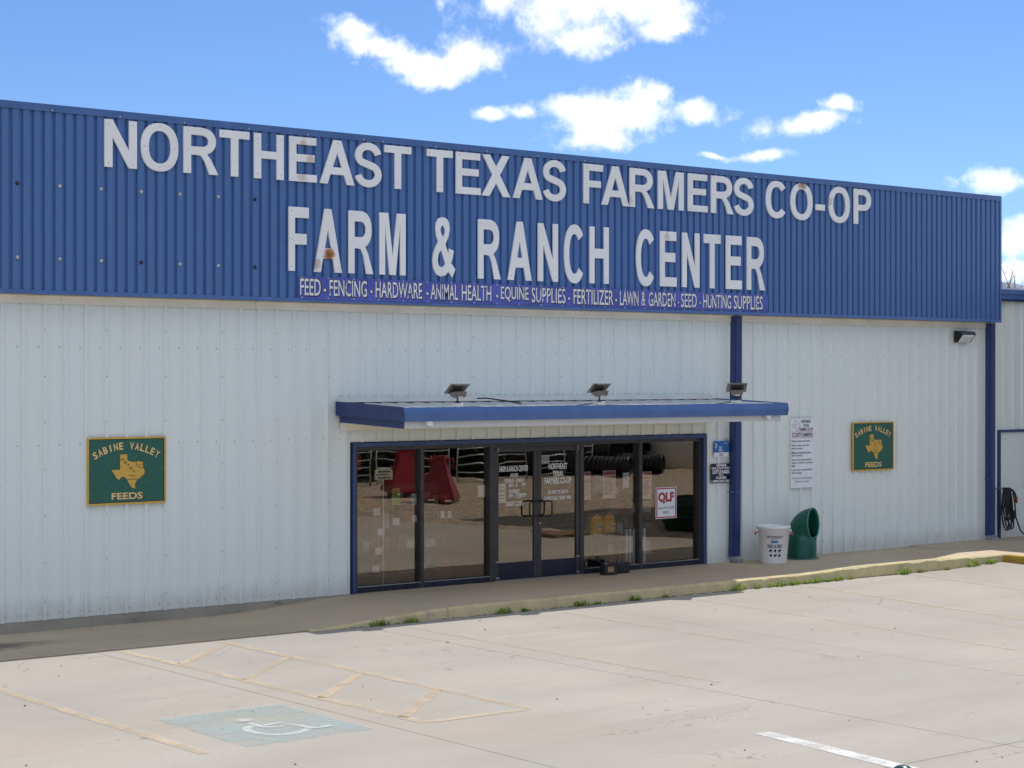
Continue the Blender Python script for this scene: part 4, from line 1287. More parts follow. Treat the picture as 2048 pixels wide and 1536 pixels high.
def poster(x0, x1, z0, z1, base, label, kind, y=.0935, name='poster'):
    t = thing(name, label, 'poster', ((x0 + x1) / 2, y, z0), 'papers taped inside the glass')
    MB().box(x0, x1, y, y + .0015, z0, z1).build('sheet', base, t)
    ink = MB(); red = MB(); yy = y - .0008; w, h = x1 - x0, z1 - z0
    rr = random.Random(int((x0 + 9) * 1000))
    if kind == 'table':
        quad(red, x0 + .04 * w, x1 - .04 * w, z1 - .13 * h, z1 - .03 * h, yy); quad(red, x0, x1, z1 - .40 * h, z1 - .27 * h, yy)
        for c in range(5):
            z = z1 - .45 * h
            while z > z0 + .14 * h:
                q = rr.uniform(.02, .04) * h; quad(ink, x0 + (.12 + c * .17) * w, x0 + (.12 + c * .17 + rr.uniform(.05, .09)) * w, z - q, z, yy); z -= q + .012 * h
    elif kind == 'lines':
        quad(red, x0 + .04 * w, x1 - .04 * w, z1 - .15 * h, z1 - .03 * h, yy); quad(red, x0 + .1 * w, x1 - .1 * w, z1 - .27 * h, z1 - .20 * h, yy)
        z = z1 - .33 * h
        while z > z0 + .14 * h:
            quad(ink, x0 + .08 * w, x0 + rr.uniform(.7, .93) * w, z - .018 * h, z, yy); z -= .042 * h
    elif kind == 'notice':
        for z in (.15, .34, .36, .60, .75):
            quad(ink, x0 + .15 * w, x1 - rr.uniform(.12, .3) * w, z1 - (z + .035) * h, z1 - z * h, yy)
    elif kind == 'card':
        quad(ink, x0 + .3 * w, x1 - .3 * w, z1 - .4 * h, z1 - .33 * h, yy)
    if ink.v:
        ink.build('print', 'ink', t)
    if red.v:
        red.build('red_print', 'ink_red_faint', t)
    return t


poster(1.555, 1.775, 1.235, 1.71, 'paper_pink', 'pink price sheet with a red band next to the right door', 'table')
poster(1.815, 2.035, 1.35, 1.65, 'paper_grey', 'dark picture flyer between two pink price sheets', 'none')
poster(2.045, 2.335, 1.237, 1.715, 'paper_pink', 'widest pink price sheet, left of the small white note', 'lines')
poster(2.50, 2.645, 1.40, 1.665, 'paper', 'plain cream note taped left of the last mullion', 'card')
poster(2.90, 3.17, 1.20, 1.67, 'paper_pink', 'pink price sheet just left of the red QLF sign', 'lines')
poster(-.26, -.10, 1.262, 1.57, 'paper', 'white typed notice taped in the left entrance door', 'notice', .041)
poster(.635, .82, 1.87, 2.01, 'paper', 'small blank paper in the upper corner of the right door', 'none', .041)
poster(-2.20, -2.05, 1.30, 1.56, 'paper_green', 'lime green tag seen in the leftmost pane', 'card', .25)
poster(-.62, -.47, 1.37, 1.56, 'paper', 'pale card at the right edge of the second pane', 'none', .11)
poster(-3.01, -2.90, 1.86, 2.12, 'hopper_red', 'red and yellow sticker in the top corner of the leftmost pane', 'none', .093)

# ------------------------------------------------------------------ inside the store
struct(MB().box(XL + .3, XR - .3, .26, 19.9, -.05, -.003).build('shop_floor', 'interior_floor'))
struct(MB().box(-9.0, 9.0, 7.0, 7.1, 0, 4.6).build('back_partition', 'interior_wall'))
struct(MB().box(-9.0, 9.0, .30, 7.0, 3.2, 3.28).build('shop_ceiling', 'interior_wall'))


def gondola(x, y, w, label):
    t = thing('display_shelf', label, 'shelf', (x, y, 0), 'display shelves inside the store')
    MB().box(x - w / 2, x + w / 2, y + .40, y + .43, 0, 1.55).build('back_board', 'shelf', t)
    rr = random.Random(int(x * 100))
    for z in (.12, .50, .86, 1.20):
        s_ = MB().box(x - w / 2, x + w / 2, y, y + .40, z, z + .025).build('shelf_board', 'shelf', t)
        xx = x - w / 2 + .03
        while xx < x + w / 2 - .12:
            q = rr.uniform(.08, .2); hgt = rr.uniform(.12, .26)
            MB().bbox(xx, xx + q, y + .03, y + .33, z + .026, z + .026 + hgt, .01).build('boxed_goods', rr.choice(['goods', 'goods', 'goods_white', 'hopper_red', 'goods']), s_)
            xx += q + .02
    return t


gondola(-2.35, .85, 1.1, 'shelf of boxed goods dimly seen through the leftmost pane')
gondola(-1.05, .95, 1.1, 'shelf of boxed goods dimly seen through the second pane')
gondola(3.55, .95, 1.2, 'shelf of boxed goods dimly seen behind the QLF sign')

t = thing('stake_sign', 'cream arched sign on a thin white stake inside the leftmost pane', 'sign', (-2.33, .30, 0))
arch = [(-2.50, 1.70), (-2.155, 1.70), (-2.155, 1.83)] + [(-2.327 + .172 * math.cos(R(a)), 1.83 + .062 * math.sin(R(a))) for a in range(15, 180, 15)] + [(-2.50, 1.83)]
MB().prism(arch, 'y', .30, .308).build('panel', 'paper_cream', t)
MB().tube([(-2.325, .315, 0), (-2.325, .315, 1.70)], .010, 6).build('stake', 'vinyl_white', t)
MB().lathe([(.14, 0), (.14, .01), (.02, .02)], (-2.325, .315, -.002), 16).build('base', 'black_metal', t)
mb = MB()
for z, a, b in ((1.825, -2.44, -2.20), (1.775, -2.47, -2.23), (1.73, -2.44, -2.19)):
    for k in range(5):
        xa = a + (b - a) * k / 5; quad(mb, xa, xa + (b - a) / 5 * .8, z - .010, z + .010, .2985)
mb.build('print', 'ink', t)
for i, (x, z) in enumerate(((-2.30, 1.12), (-2.22, .80), (-2.26, .50), (-2.32, .22), (-1.93, .95), (-.98, 1.02), (-.90, 1.02), (-1.55, .98))):
    c = MB().box(x, x + .13, .62, .63, z, z + .11)
    o = c.build('price_card', 'vinyl_white', None, (x + .065, .625, z))
    tag(o, ['white price card highest beside the white stake', 'white price card second highest beside the white stake', 'white price card third from the top beside the stake', 'lowest white price card beside the white stake', 'white price card at the right side of the leftmost pane', 'left one of the two joined white cards in the second pane', 'right one of the two joined white cards in the second pane', 'small white card at the left of the second pane'][i], 'price card', 'price cards inside the store')

# yellow jugs on a wire rack


def jug(x, label):
    y, z = .36, .640
    t = thing('oil_jug', label, 'jug', (x, y, z), 'yellow jugs on the wire rack')
    MB().bbox(x - .135, x + .135, y - .09, y + .09, z, z + .235, .028).build('body', 'jug_yellow', t)
    MB().prism([(x - .125, z + .235), (x + .125, z + .235), (x + .09, z + .285), (x - .06, z + .30), (x - .10, z + .27)], 'y', y - .07, y + .07).build('shoulder', 'jug_yellow', t)
    MB().lathe([(.03, 0), (.03, .035), (.0, .036)], (x - .055, y, z + .30), 12).build('cap', 'ink', t)
    MB().tube([(x + .02, y, z + .285), (x + .05, y, z + .325), (x + .10, y, z + .30), (x + .128, y, z + .22)], .016, 8).build('handle', 'jug_yellow', t)
    MB().box(x + .0, x + .115, y - .0925, y - .0905, z + .05, z + .17).build('label_patch', 'sign_gold_text', t)
    mb = MB()
    for k in range(3):
        quad(mb, x + .02 + k * .03, x + .04 + k * .03, z + .09, z + .12, y - .0935)
    mb.build('print', 'ink', t)


jug(2.08, 'left one of two yellow jugs on the rack behind the glass')
jug(2.37, 'right one of two yellow jugs on the rack behind the glass')
t = thing('wire_rack', 'thin wire rack carrying the yellow jugs behind the glass', 'rack', (2.2, .36, 0))
MB().box(1.70, 2.56, .22, .50, .622, .638).build('top', 'shelf', t)
for x in (1.72, 2.54):
    for y in (.235, .485):
        MB().tube([(x, y, 0), (x, y, .622)], .008, 6).build('leg', 'steel', t)
for x in (1.9, 2.1, 2.3):
    MB().tube([(x, .235, .05), (x, .235, .622)], .004, 5).build('wire', 'steel', t)
for i in range(6):
    x = 2.865 + i * .085
    if i == 3:
        x += .03
    o = MB().box(x, x + .038, .42, .458, 0, .66).build('white_stake', 'vinyl_white', None, (x, .42, 0))
    tag(o, ['first', 'second', 'third', 'fourth', 'fifth', 'sixth'][i] + ' from the left of six upright white stakes inside, by the last mullion', 'stake', 'white stakes inside the store')

# ------------------------------------------------------------------ things on the walk


def battery(x, y, rot, label, lab):
    t = thing('car_battery', label, 'battery', (x, y, 0.002), 'old car batteries by the storefront')
    M = Matrix.Translation((x, y, .002)) @ Matrix.Rotation(rot, 4, 'Z')
    MB().bbox(-.125, .125, -.085, .085, 0, .165, .007).xf(M).build('case', 'battery_case', t)
    MB().bbox(-.131, .131, -.091, .091, .145, .178, .006).xf(M).build('lid', 'battery_case', t)
    MB().box(-.07, .05, -.0935, -.0915, .05, .14).xf(M).build('front_label', lab, t)
    MB().box(.1265, .128, -.05, .04, .03, .11).xf(M).build('end_label', 'paper', t)
    for sx_, mt in ((-.085, 'steel'), (.085, 'pipe_red')):
        MB().lathe([(.013, 0), (.010, .022), (.0, .023)], (0, 0, 0), 10).xf(M @ Matrix.Translation((sx_, -.045, .178))).build('terminal', mt, t)
    MB().tube([(-.08, .04, .178), (-.04, .045, .22), (.04, .045, .22), (.08, .04, .178)], .006, 6).xf(M).build('carry_strap', 'black_rubber', t)
    return t, M


tb, M = battery(1.80, -.33, R(-10), 'left one of two old car batteries, with a scuffed tan label', 'battery_label')
MB().tube([M @ Vector(p) for p in ((-.09, .03, .18), (-.16, .10, .24), (-.30, .16, .27), (-.38, .16, .20), (-.36, .14, .10))], .009, 6).build('cable', 'black_rubber', tb)
battery(2.16, -.24, R(-6), 'right one of two old car batteries, dark all over', 'battery_case')

# white tub
bx_, by_ = 5.46, -.62
t = thing('white_tub', 'tall white plastic tub with printed feed and seed label and orange rope handles', 'tub', (bx_, by_, .0))
H = .665
MB().lathe([(.225, .003), (.232, .02), (.285, H - .05), (.300, H - .045), (.302, H - .004), (.294, H), (.280, H - .004), (.272, H - .06), (.222, .03), (.0, .03)], (bx_, by_, 0), 40).build('shell', 'bucket_white', t)
vw = math.atan2(CAM_LOC.y - by_, CAM_LOC.x - bx_)      # print faces the lot


def wrap(mb, dr_=.0025):
    """bend flat print (x = arc length, z = height) round the tub"""
    out = []
    for (x, y, z) in mb.v:
        r = .232 + (.285 - .232) * (z - .02) / (H - .07) + dr_ + y; a = vw + .12 + x / .262
        out.append((bx_ + r * math.cos(a), by_ + r * math.sin(a), z))
    mb.v = out
    return mb


mb = MB(); text(mb, 'TIP TOP PRODUCTS', -.145, .125, .455, .497, 0, .03); text(mb, 'FEED & SEED', -.14, .13, .285, .345, 0, .02)
for r_ in range(2):
    for c_ in range(3):
        x, z = -.115 + c_ * .082, .205 - r_ * .085
        poly = [[(0, .02), (.012, .05), (.03, .052), (.045, .06), (.056, .05), (.05, .03), (.055, 0), (.044, 0), (.036, .018), (.02, .018), (.012, 0), (.003, 0)], [(.0, .03), (.02, .048), (.03, .062), (.042, .05), (.06, .036), (.045, .02), (.04, 0), (.03, 0), (.025, .015), (.012, .018)], [(.0, .025), (.02, .05), (.036, .05), (.056, .064), (.062, .045), (.048, .022), (.046, 0), (.036, .0), (.03, .016), (.014, .015), (.01, 0), (.003, 0)]][(r_ + c_) % 3]
        filled(mb, [[(x + p, z + q) for p, q in poly]], XZ)
wrap(mb).build('print', 'ink', t)
mb = MB()
for i in range(4):
    xa = -.075 + i * .03
    quad(mb, xa, xa + .03, .372, .435, 0)
wrap(mb).build('blue_badge', 'bureau_blue', t)
mb = MB()
for i in range(4):
    quad(mb, -.07 + i * .028, -.07 + i * .028 + .027, .412, .422, 0)
wrap(mb, .004).build('badge_line', 'vinyl_white', t)
for a0 in (vw + R(86), vw - R(84)):
    ux, uy = math.cos(a0), math.sin(a0); px_, py_ = -uy, ux
    MB().tube([(bx_ + ux * .285 + px_ * .07 * q, by_ + uy * .285 + py_ * .07 * q, H - .10 - .05 * (1 - q * q)) if abs(q) == 1 else (bx_ + ux * .325 + px_ * .07 * q, by_ + uy * .325 + py_ * .07 * q, H - .10 - .06 * (1 - q * q)) for q in (-1, -.6, 0, .6, 1)], .013, 7).build('rope_handle', 'rope_orange', t)
    MB().box(-.02, .02, -.05, .05, -.05, .03).xf(Matrix.Translation((bx_ + ux * .292, by_ + uy * .292, H - .09)) @ Matrix.Rotation(a0, 4, 'Z')).build('handle_lug', 'bucket_white', t)

# green hooded feeder
gx, gy = 6.36, -.47
t = thing('hooded_feeder', 'dark green plastic hooded feeder with an open mouth beside the white tub', 'feeder', (gx, gy, 0))
dirv = Vector((.24, -.97, 0)).normalized(); side = Vector((-dirv.y, dirv.x, 0))
NS = 36


def cowl(r_in):
    mb = MB(); rings = []
    for z in (.012, .10, .22, .34, .42):
        rings.append((Vector((gx, gy, z)), Vector((0, 0, 1)), -dirv, 1.0))
    cr2 = .235
    for d in range(8, 89, 8):
        a = R(d); c = Vector((gx, gy, .42)) + dirv * cr2 * (1 - math.cos(a)) + Vector((0, 0, cr2 * math.sin(a)))
        tng = Vector((0, 0, 1)) * math.cos(a) + dirv * math.sin(a); u = Vector((0, 0, 1)) * math.sin(a) - dirv * math.cos(a)
        rings.append((c, tng, u, 1.0 + .08 * d / 88))
    for c, tng, u, k in rings:
        for i in range(NS):
            a = 2 * math.pi * i / NS
            mb.v.append(tuple(c + (u * math.cos(a) * k + side * math.sin(a) * (2.0 - k * 1.12 if k > 1 else 1.0) ** .8) * r_in))
    for j in range(len(rings) - 1):
        for i in range(NS):
            mb.f.append((j * NS + i, j * NS + (i + 1) % NS, (j + 1) * NS + (i + 1) % NS, (j + 1) * NS + i)); mb.smooth.append(True)
    return mb, rings


mo, rings = cowl(.262); mi, _ = cowl(.246)
body = MB(); n_ = len(mo.v)
body.v = mo.v + mi.v; body.f = list(mo.f) + [tuple(i + n_ for i in reversed(f)) for f in mi.f]
body.smooth = [True] * len(body.f)
last = (len(rings) - 1) * NS
for i in range(NS):
    j = (i + 1) % NS; body.f.append((last + i, last + j, n_ + last + j, n_ + last + i)); body.smooth.append(False)
body.build('hood', 'bin_green', t)
c, tng, u, k = rings[-1]
MB().tube([c + (u * math.cos(2 * math.pi * i / 30) * k + side * math.sin(2 * math.pi * i / 30) * (2.0 - k * 1.12) ** .8) * .258 for i in range(31)], .015, 8, False).build('mouth_rim', 'bin_rim', t)
MB().lathe([(.285, .003), (.295, .012), (.295, .03), (.27, .04), (.262, .045)], (gx, gy, 0), 40).build('base_flange', 'bin_green', t)

# weeds growing along the kerb foot


def weed(x, size, label):
    y = -2.37; z = lot_z(x, y) + .0005; rr = random.Random(int(x * 1000)); mb = MB()
    for k in range(int(34 + 40 * size)):
        a = rr.uniform(0, 6.28); d = rr.uniform(0, 1) ** .7 * .11 * size; bx0 = x + d * math.cos(a) * 1.5; by0 = y - abs(d * math.sin(a)) * .4
        L = rr.uniform(.05, .17) * size * (1.15 - d / (.16 * size)); lean = rr.uniform(.2, 1.5); w = rr.uniform(.004, .011)
        ax, ay = math.cos(a), (-abs(math.sin(a)) if rr.random() < .8 else .1)
        sx_, sy_ = -ay * w, ax * w; el_ = math.cos(lean * .7); hz = math.sin(lean * .7)
        p1 = (bx0 + ax * L * hz * .5, by0 + ay * L * hz * .5, z + L * (.35 + .35 * el_)); p2 = (bx0 + ax * L * hz * 1.15, by0 + ay * L * hz * 1.15, z + L * el_ * rr.uniform(.55, 1.0))
        mb.add([(bx0 - sx_ * .6, by0 - sy_ * .6, z), (bx0 + sx_ * .6, by0 + sy_ * .6, z), (p1[0] + sx_, p1[1] + sy_, p1[2]), (p1[0] - sx_, p1[1] - sy_, p1[2]), p2], [(0, 1, 2, 3), (3, 2, 4)])
    o = mb.build('weed_tuft', 'weed_green', None, (x, y, z))
    tag(o, label, 'weed', 'weeds along the kerb')


weeds = [(-4.25, 1.0, 'leftmost green weed tuft where the kerb tapers into the ramp'), (-3.7, .8, 'small weed tuft just left of the kerb crack'), (-2.04, .9, 'spiky weed tuft below the left panes'), (-1.66, .5, 'low weed sprig right of the spiky tuft below the left panes'), (-.55, .95, 'weed tuft at the kerb below the entrance doors'), (-.23, .5, 'little weed sprig close right of the tuft below the doors'), (.53, .85, 'weed tuft at the kerb left of the batteries'), (1.17, .5, 'tiny lone weed sprig at the kerb below the batteries'), (2.79, 1.0, 'leafy weed where the kerb top turns sunny'), (3.24, .65, 'small weed just right of the leafy one at the sunny kerb'), (3.8, .8, 'weed at the left end of the weedy kerb stretch'), (4.13, .85, 'second weed of the weedy kerb stretch'), (4.65, .9, 'weed at the head of the painted parking line'), (5.21, .8, 'weed at the right end of the weedy kerb stretch'), (6.92, 1.15, 'broad bright weed clump below the right feed sign'), (7.35, .6, 'low weed trailing right of the broad clump'), (8.84, 1.05, 'bright weed clump left of the yellow kerb corner'), (9.35, 1.0, 'last weed clump against the yellow kerb corner'), (4.42, .6, 'short weed between two taller ones at the kerb'), (4.95, .6, 'short weed left of the end of the weedy stretch'), (3.55, .5, 'thin sprig starting the weedy kerb stretch'), (5.5, .45, 'thin sprig trailing off the weedy kerb stretch'), (8.1, .45, 'thin lone sprig at the kerb between the two bright clumps')]
for x, s_, l in weeds:
    weed(x, s_, l)

# domed bollard in the yard, only its cap in view
t = thing('pipe_bollard', 'dark teal domed bollard top at the bottom edge of the lot', 'bollard', (-10.35, -16.70, -.15))
bc = (-10.35, -16.70, lot_z(-10, -16.7) - .0)
MB().lathe([(.067, 0), (.067, 1.07)], bc, 24, False).build('post', 'bollard_paint', t)
MB().lathe([(.070, 1.065)] + [(.070 * math.cos(R(a)), 1.075 + .055 * math.sin(R(a))) for a in range(0, 90, 9)] + [(.0005, 1.13)], bc, 28, False).build('domed_cap', 'bollard_paint', t)

# ------------------------------------------------------------------ annex on the right
an = thing('annex_building', 'lower white ribbed annex with blue eave at the right edge', 'building', (20, 0, 0))
AX0, AX1 = 12.465, 34.0
c2 = MB().box(AX0, AX1, .05, .25, 0, 4.8).box(AX1 - .2, AX1, .26, 16, 0, 4.8).box(AX0, AX1, 16.01, 16.2, 0, 4.8)
aw = c2.build('wall', 'wall_core', an)
DX0, DX1, DZ = 12.74, 13.70, 2.175
ae = [AX0] + [x for x in [RIB + .9144 * k for k in range(23, 48)] if AX0 + .1 < x < AX1 - .1] + [AX1]
for a, b in zip(ae[:-1], ae[1:]):
    sp = []
    if a < DX0 - .03:
        sp.append((a, min(b, DX0 - .03), 0))
    if b > DX0 - .03 and a < DX1 + .03:
        sp.append((max(a, DX0 - .0295), min(b, DX1 + .0295), DZ + .04))
    if b > DX1 + .03:
        sp.append((max(a, DX1 + .03), b, 0))
    for p, q, z0 in sp:
        ribbed('siding_sheet', wall_profile(p, q), .0, z0, 4.9, 'white_siding', aw)
MB().prism([(-.17, 5.095), (-.17, 5.0), (-.15, 4.985), (-.15, 4.90), (-.02, 4.90), (-.02, 5.10)], 'x', AX0 + .01, AX1).build('eave_gutter', 'blue_trim', an)
MB().prism([(-.12, 4.86), (-.12, 4.899), (-.036, 4.899), (-.036, 4.86)], 'x', AX0 + .01, AX1).build('eave_trim', 'dark_blue_trim', an)
MB().prism([(-.14, 5.101), (8, 5.30), (16.3, 5.1), (16.3, 5.16), (8, 5.36), (-.14, 5.125)], 'x', AX0 + .01, AX1).build('roof', 'roof_metal', an)
MB().box(DX0 - .06, DX0 - .001, -.05, .045, 0, DZ + .055).box(DX1 + .001, DX1 + .06, -.05, .045, 0, DZ + .055).box(DX0 - .0005, DX1 + .0005, -.052, .045, DZ + .001, DZ + .057).build('door_frame', 'dark_blue_trim', an)
ad = MB().box(DX0, DX1, -.012, .035, .012, DZ).build('door', 'white_siding', an)
MB().tube([(13.60, -.012, 1.08), (13.60, -.07, 1.08), (13.48, -.075, 1.075)], .012, 8).build('handle', 'steel', ad)
MB().lathe([(.035, 0), (.035, .01), (.02, .018)], (0, 0, 0), 14).xf(Matrix.Translation((13.60, -.0125, 1.08)) @ Matrix.Rotation(R(90), 4, 'X')).build('rose', 'steel', ad)
for xx in (12.83, 12.93):
    MB().box(xx, xx + .012, -.016, -.0125, 2.02, 2.06).build('plug', 'screw', ad)

# coiled hose hung between downspout and annex door
t = thing('hose_coil', 'black hose hung in loops between the corner downspout and the white side door', 'hose', (12.66, -.10, 0))
mb = MB(); rr = random.Random(5)
path = []
for k in range(6):
    bot = .12 + .10 * rr.random() + (.18 if k % 2 else 0); wd_ = .13 + .05 * rr.random(); xo = 12.69 + .012 * k; yo = -.16 - .022 * k
    for i in range(16):
        a = 2 * math.pi * i / 16
        zc = (1.05 + bot) / 2; zr = (1.05 - bot) / 2
        sh_ = wd_ * (1.0 - .45 * math.sin(a))
        path.append((xo + sh_ * math.cos(a) * .75 + .10 * max(0, -math.sin(a)), yo + .03 * math.cos(a), zc + zr * math.sin(a)))
mb.tube(path, .0155, 7)
mb.build('loops', 'black_rubber', t)
MB().tube([(12.86, -.25, .95), (12.90, -.27, .75), (12.96, -.25, .45), (13.12, -.25, .16), (13.30, -.28, .035), (13.8, -.30, .035), (14.6, -.5, .035)], .0155, 7).build('tail', 'black_rubber', t)
MB().tube([(12.80, -.27, 1.02), (12.90, -.27, .94), (12.945, -.27, .84)], .022, 8).build('nozzle_grip', 'black_rubber', t)
MB().tube([(12.945, -.27, .85), (12.955, -.27, .74)], [.034, .026], 10).build('red_nozzle', 'pipe_red', t)
MB().box(12.56, 12.72, -.14, -.05, 1.03, 1.055).build('hanger', 'steel', t)

# loading canopy off to the right: throws the shade seen on the apron
lc = thing('loading_canopy', 'open loading canopy beside the annex, beyond the right edge', 'canopy', (19, -6, 0))
MB().prism([(-.19, 5.02), (-13.5, 4.86), (-13.5, 4.96), (-.19, 5.12)], 'x', 13.75, 30).build('roof', 'roof_metal', lc)
MB().box(13.73, 13.749, -13.5, -.2, 4.72, 5.0).build('edge_trim', 'blue_trim', lc)
for x in (17.2, 29.5):
    for y in (-13.2,):
        MB().box(x - .08, x + .08, y - .08, y + .08, -.45, 4.84).build('post', 'galvanized', lc)

# ------------------------------------------------------------------ the yard that the glass mirrors


def pallet(x, y, z, rot, label, n=1):
    t = thing('wooden_pallet', label, 'pallet', (x, y, z), 'pallets in the yard')
    M = Matrix.Translation((x, y, z)) @ Matrix.Rotation(rot, 4, 'Z')
    for lv in range(n):
        zz = lv * .14
        for k in range(7):
            MB().box(-.6, .6, -.5 + k * .15, -.5 + k * .15 + .09, zz + .115, zz + .135).xf(M).build('slat', 'wood', t)
        for k in (-.5, 0, .46):
            MB().box(k - .02, k + .06, -.5, .5, zz + .001, zz + .114).xf(M).build('stringer', 'wood', t)
    return t


def hopper(x, y, s, rot, ring, label):
    z = -.33 + .14
    pallet(x, y, -.33, rot, 'pallet under ' + label)
    t = thing('steel_hopper', label, 'hopper', (x, y, z), 'red hoppers in the yard')
    M = Matrix.Translation((x, y, z)) @ Matrix.Rotation(rot, 4, 'Z') @ Matrix.Scale(s, 4)
    fr_ = [(.62, 0), (.62, .05), (.20, 1.20), (.20, 1.42)]
    mb = MB()
    for r_, zz in fr_:
        mb.v += [(r_ * a, r_ * b, zz) for a, b in ((-1, -1), (1, -1), (1, 1), (-1, 1))]
    for j in range(3):
        for i in range(4):
            mb.f.append((j * 4 + i, j * 4 + (i + 1) % 4, j * 4 + 4 + (i + 1) % 4, j * 4 + 4 + i)); mb.smooth.append(False)
    mb.f += [(3, 2, 1, 0), (12, 13, 14, 15)]; mb.smooth += [False] * 2
    mb.xf(M).build('body', 'hopper_red', t)
    for a, b in ((-1, -1), (1, -1), (1, 1), (-1, 1)):
        MB().tube([(a * .60, b * .60, .0), (a * .24, b * .24, 1.05), (a * .24, b * .24, 1.45)], .022, 6).xf(M).build('corner_tube', 'hopper_red', t)
    if ring:
        MB().tube([(-.5, -.3, 1.30), (.45, -.3, 1.30), (.5, -.25, 1.25), (.5, -.25, .95)], .03, 8).xf(M).build('hitch_bar', 'hopper_red', t)


hopper(14.3, -22.9, 1.05, R(20), False, 'taller red steel hopper in the yard, mirrored in the left panes')
hopper(13.6, -20.3, .86, R(48), True, 'shorter red steel hopper with hitch bar, mirrored in the second pane')


def panel_gate(x, y, w, rot, label):
    t = thing('livestock_panel', label, 'livestock panel', (x, y, -.52), 'livestock panels in the yard')
    M = Matrix.Translation((x, y, -.52)) @ Matrix.Rotation(rot, 4, 'Z')
    for k in range(6):
        MB().tube([(0, 0, .30 + k * .26), (w, 0, .30 + k * .26)], .024, 6).xf(M).build('rail', 'galvanized', t)
    for a in (0, w / 2, w):
        MB().tube([(a, .0, .002), (a, .0, 1.62)], .03, 6).xf(M).build('upright', 'galvanized', t)


for i in range(4):
    panel_gate(13.0 + i * 3.6, -27.6 - .25 * i, 3.4, R(-6 - i * 2), ['livestock panel nearest the hoppers', 'second livestock panel behind the hoppers', 'third livestock panel behind the hoppers', 'livestock panel next to the black pipes'][i] + ', mirrored in the glass')


def culvert(x, y, z, r, L, rot, label):
    t = thing('culvert_pipe', label, 'pipe', (x, y, z), 'black culvert pipes in the yard')
    prof = []
    n = int(L / .16)
    for i in range(n):
        prof += [(r, i * .16), (r + .03, i * .16 + .03), (r + .03, i * .16 + .11), (r, i * .16 + .14)]
    prof += [(r - .03, n * .16), (r - .03, 0), (r, 0)]
    MB().lathe(prof, (0, 0, -L / 2), 20, False).xf(Matrix.Translation((x, y, z + r + .03)) @ Matrix.Rotation(rot, 4, 'Z') @ Matrix.Rotation(R(90), 4, 'Y')).build('barrel', 'poly_black', t)
    MB().lathe([(r + .035, -.02), (r + .035, .04), (r - .028, .04), (r - .028, -.02), (r + .035, -.02)], (0, 0, -L / 2), 20, False).xf(Matrix.Translation((x, y, z + r + .03)) @ Matrix.Rotation(rot, 4, 'Z') @ Matrix.Rotation(R(90), 4, 'Y')).build('end_collar', 'poly_black', t)


culvert(26.6, -28.6, -.32, .34, 3.2, R(58), 'lowest black corrugated pipe in front of the stack')
culvert(25.4, -30.0, -.32, .60, 3.4, R(58), 'wide black corrugated pipe behind the lowest one')
culvert(27.9, -31.0, -.32, .72, 3.4, R(58), 'widest black corrugated pipe at the back')
culvert(29.6, -29.6, -.32, .34, 2.8, R(62), 'short black corrugated pipe nearest the white tank')
t = thing('storage_tank', 'white upright storage tank in the yard, mirrored in the right pane', 'tank', (33.4, -31.4, -.32))
MB().lathe([(1.15, 0), (1.15, 2.2), (1.0, 2.45), (.3, 2.65)], (33.4, -31.4, -.32), 28).build('shell', 'tank_white', t)
MB().lathe([(.25, 2.64), (.25, 2.74), (.0, 2.75)], (33.4, -31.4, -.32), 16).build('lid', 'ink', t)
pallet(9.0, -9.3, -.40, R(10), 'low wooden pallet at the edge of the concrete, mirrored in the right door')
for i, (x, y) in enumerate(((12.5, -8.6), (13.9, -10.2))):
    t = thing('stock_tank', ['near', 'far'][i] + ' dark green stock tank stored under the loading canopy', 'stock tank', (x, y, -.335), 'stock tanks under the canopy')
    MB().lathe([(.62, 0), (.70, .58), (.73, .60), (.73, .63), (.68, .63), (.60, .04), (.0, .04)], (x, y, -.335), 26).build('shell', 'tank_green', t)
    MB().lathe([(.667, .30), (.675, .32), (.672, .34)], (x, y, -.335), 26, False).build('hoop', 'tank_green', t)


def brush_proto(seed):
    rr = random.Random(seed); mb = MB()
    for k in range(2300):
        a = rr.uniform(0, 6.28); h = rr.uniform(0, 1) ** 1.15; rad = (1.15 - .45 * h) * rr.uniform(.15, 1.0) ** .5 * 1.75
        p = Vector((math.cos(a) * rad, math.sin(a) * rad, h * 3.6)); q = rr.uniform(.12, .28)
        u = Vector((rr.gauss(0, 1), rr.gauss(0, 1), rr.gauss(0, .6))).normalized() * q; v = u.cross(Vector((rr.gauss(0, 1), rr.gauss(0, 1), rr.gauss(0, 1)))).normalized() * q * .6
        mb.add([p - u, p - v, p + u, p + v], [(0, 1, 2, 3)])
    t = thing('brush_shrub', 'shrub', 'shrub', (0, 0, 0), 'brush behind the yard')
    mb.build('crown', 'brush_green', t)
    for k in range(3):
        MB().tube([(.1 * k, 0, 0), (.3 * (k - 1), .2 * k, 1.5), (.7 * (k - 1), .3, 2.8)], [.09, .06, .02], 6).build('trunk', 'bark', t)
    return t


protos = [brush_proto(101), brush_proto(202)]
ORD = ['first', 'second', 'third', 'fourth', 'fifth', 'sixth', 'seventh', 'eighth', 'ninth', 'tenth', 'eleventh', 'twelfth', 'thirteenth', 'fourteenth', 'fifteenth', 'sixteenth']
for i in range(16):
    src = protos[i % 2]
    if i < 2:
        o = src
    else:
        o = src.copy(); COL.objects.link(o)
        for ch in list(src.children):
            c = ch.copy(); COL.objects.link(c); c.parent = o
    o.location = (9.5 + i * 2.45, -30.6 - (i % 3) * .9 - .28 * i, -.60); o.rotation_euler = (0, 0, i * 1.7); o.scale = [1 + .12 * (i % 3)] * 3
    o['label'] = ORD[i] + ' dark shrub from the west in the brush row behind the yard'

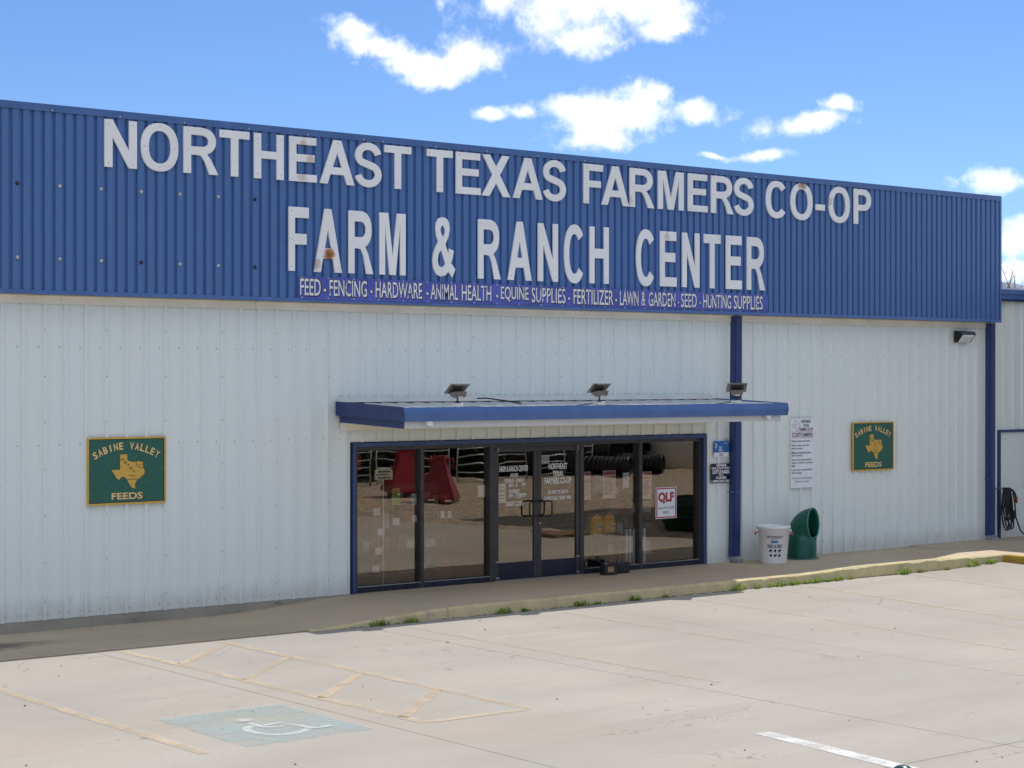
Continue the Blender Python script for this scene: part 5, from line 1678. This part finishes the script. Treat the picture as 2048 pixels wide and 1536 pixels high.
# ------------------------------------------------------------------ far right: ridge and bare trees
mb = MB(); n = 90
for i in range(n + 1):
    a = R(20 + 70 * i / n); d = 900
    hgt = 48 + 3 * math.sin(i * .35) + 4 * math.sin(i * .9 + 1) + random.uniform(-1.5, 1.5)
    for dd, zz in ((0, -1), (20, hgt * .8), (120, hgt), (300, -1)):
        mb.v.append((CAM_LOC.x + math.sin(a) * (d + dd), CAM_LOC.y + math.cos(a) * (d + dd), zz))
for i in range(n):
    for j in range(3):
        k = i * 4 + j; mb.f.append((k, k + 1, k + 5, k + 4)); mb.smooth.append(True)
struct(mb.build('wooded_ridge', 'hazed_ridge_wood'))


def bare_tree(x, y, top, width, seed, label):
    rr = random.Random(seed); z0 = -.6
    t = thing('bare_tree', label, 'tree', (x, y, z0), 'bare trees behind the annex')
    trunk = MB(); twigs = MB(); leaves = MB()

    def grow(p, d, L, r, lv, mb):
        pts = [p]; q = p; dd = d.copy()
        for i in range(3):
            dd = (dd + Vector((rr.gauss(0, .12), rr.gauss(0, .12), rr.uniform(-.02, .10)))).normalized(); q = q + dd * L / 3; pts.append(q)
        mb.tube(pts, [r, r * .9, r * .8, r * .7], 5, False)
        if lv <= 1 and rr.random() < .75:
            for k in range(3):
                c_ = pts[rr.choice([1, 2, 3])] + Vector((rr.gauss(0, .04), rr.gauss(0, .04), rr.gauss(0, .04))); u = Vector((rr.gauss(0, 1), rr.gauss(0, 1), rr.gauss(0, 1))).normalized() * .028; v = u.cross(Vector((0, .4, 1))).normalized() * .022
                leaves.add([c_ - u, c_ - v, c_ + u, c_ + v], [(0, 1, 2, 3)])
        if lv == 0:
            return
        for k in range(3 if lv > 3 else 2):
            s_ = pts[rr.choice([2, 3])]
            nd_ = (dd + Vector((rr.gauss(0, .42), rr.gauss(0, .42), rr.uniform(.0, .35)))).normalized()
            grow(s_, nd_, L * rr.uniform(.6, .8), max(r * .6, .009), lv - 1, twigs)
    grow(Vector((0, 0, 0)), Vector((0, 0, 1)), 2.6, .13, 5, trunk)
    zt = max(v[2] for v in twigs.v); kz = (top - z0) / zt; kx = width / max(math.hypot(v[0], v[1]) for v in twigs.v)
    M = Matrix.Translation((x, y, z0)) @ Matrix.Diagonal((kx, kx, kz, 1))
    trunk.xf(M).build('trunk', 'bark', t); twigs.xf(M).build('crown', 'bark', t); leaves.xf(M).build('dry_leaves', 'dry_leaf', t)


bare_tree(43.1, 22.3, 8.15, 3.4, 3, 'middle and tallest of the bare trees rising over the annex eave')
bare_tree(47.7, 25.0, 8.1, 3.2, 11, 'bare tree over the annex eave at the right edge')
bare_tree(45.0, 24.2, 7.35, 2.0, 23, 'short bare tree over the annex eave, right against the blue parapet')

for o in bpy.data.objects:
    if '_o' in o:
        del o['_o']
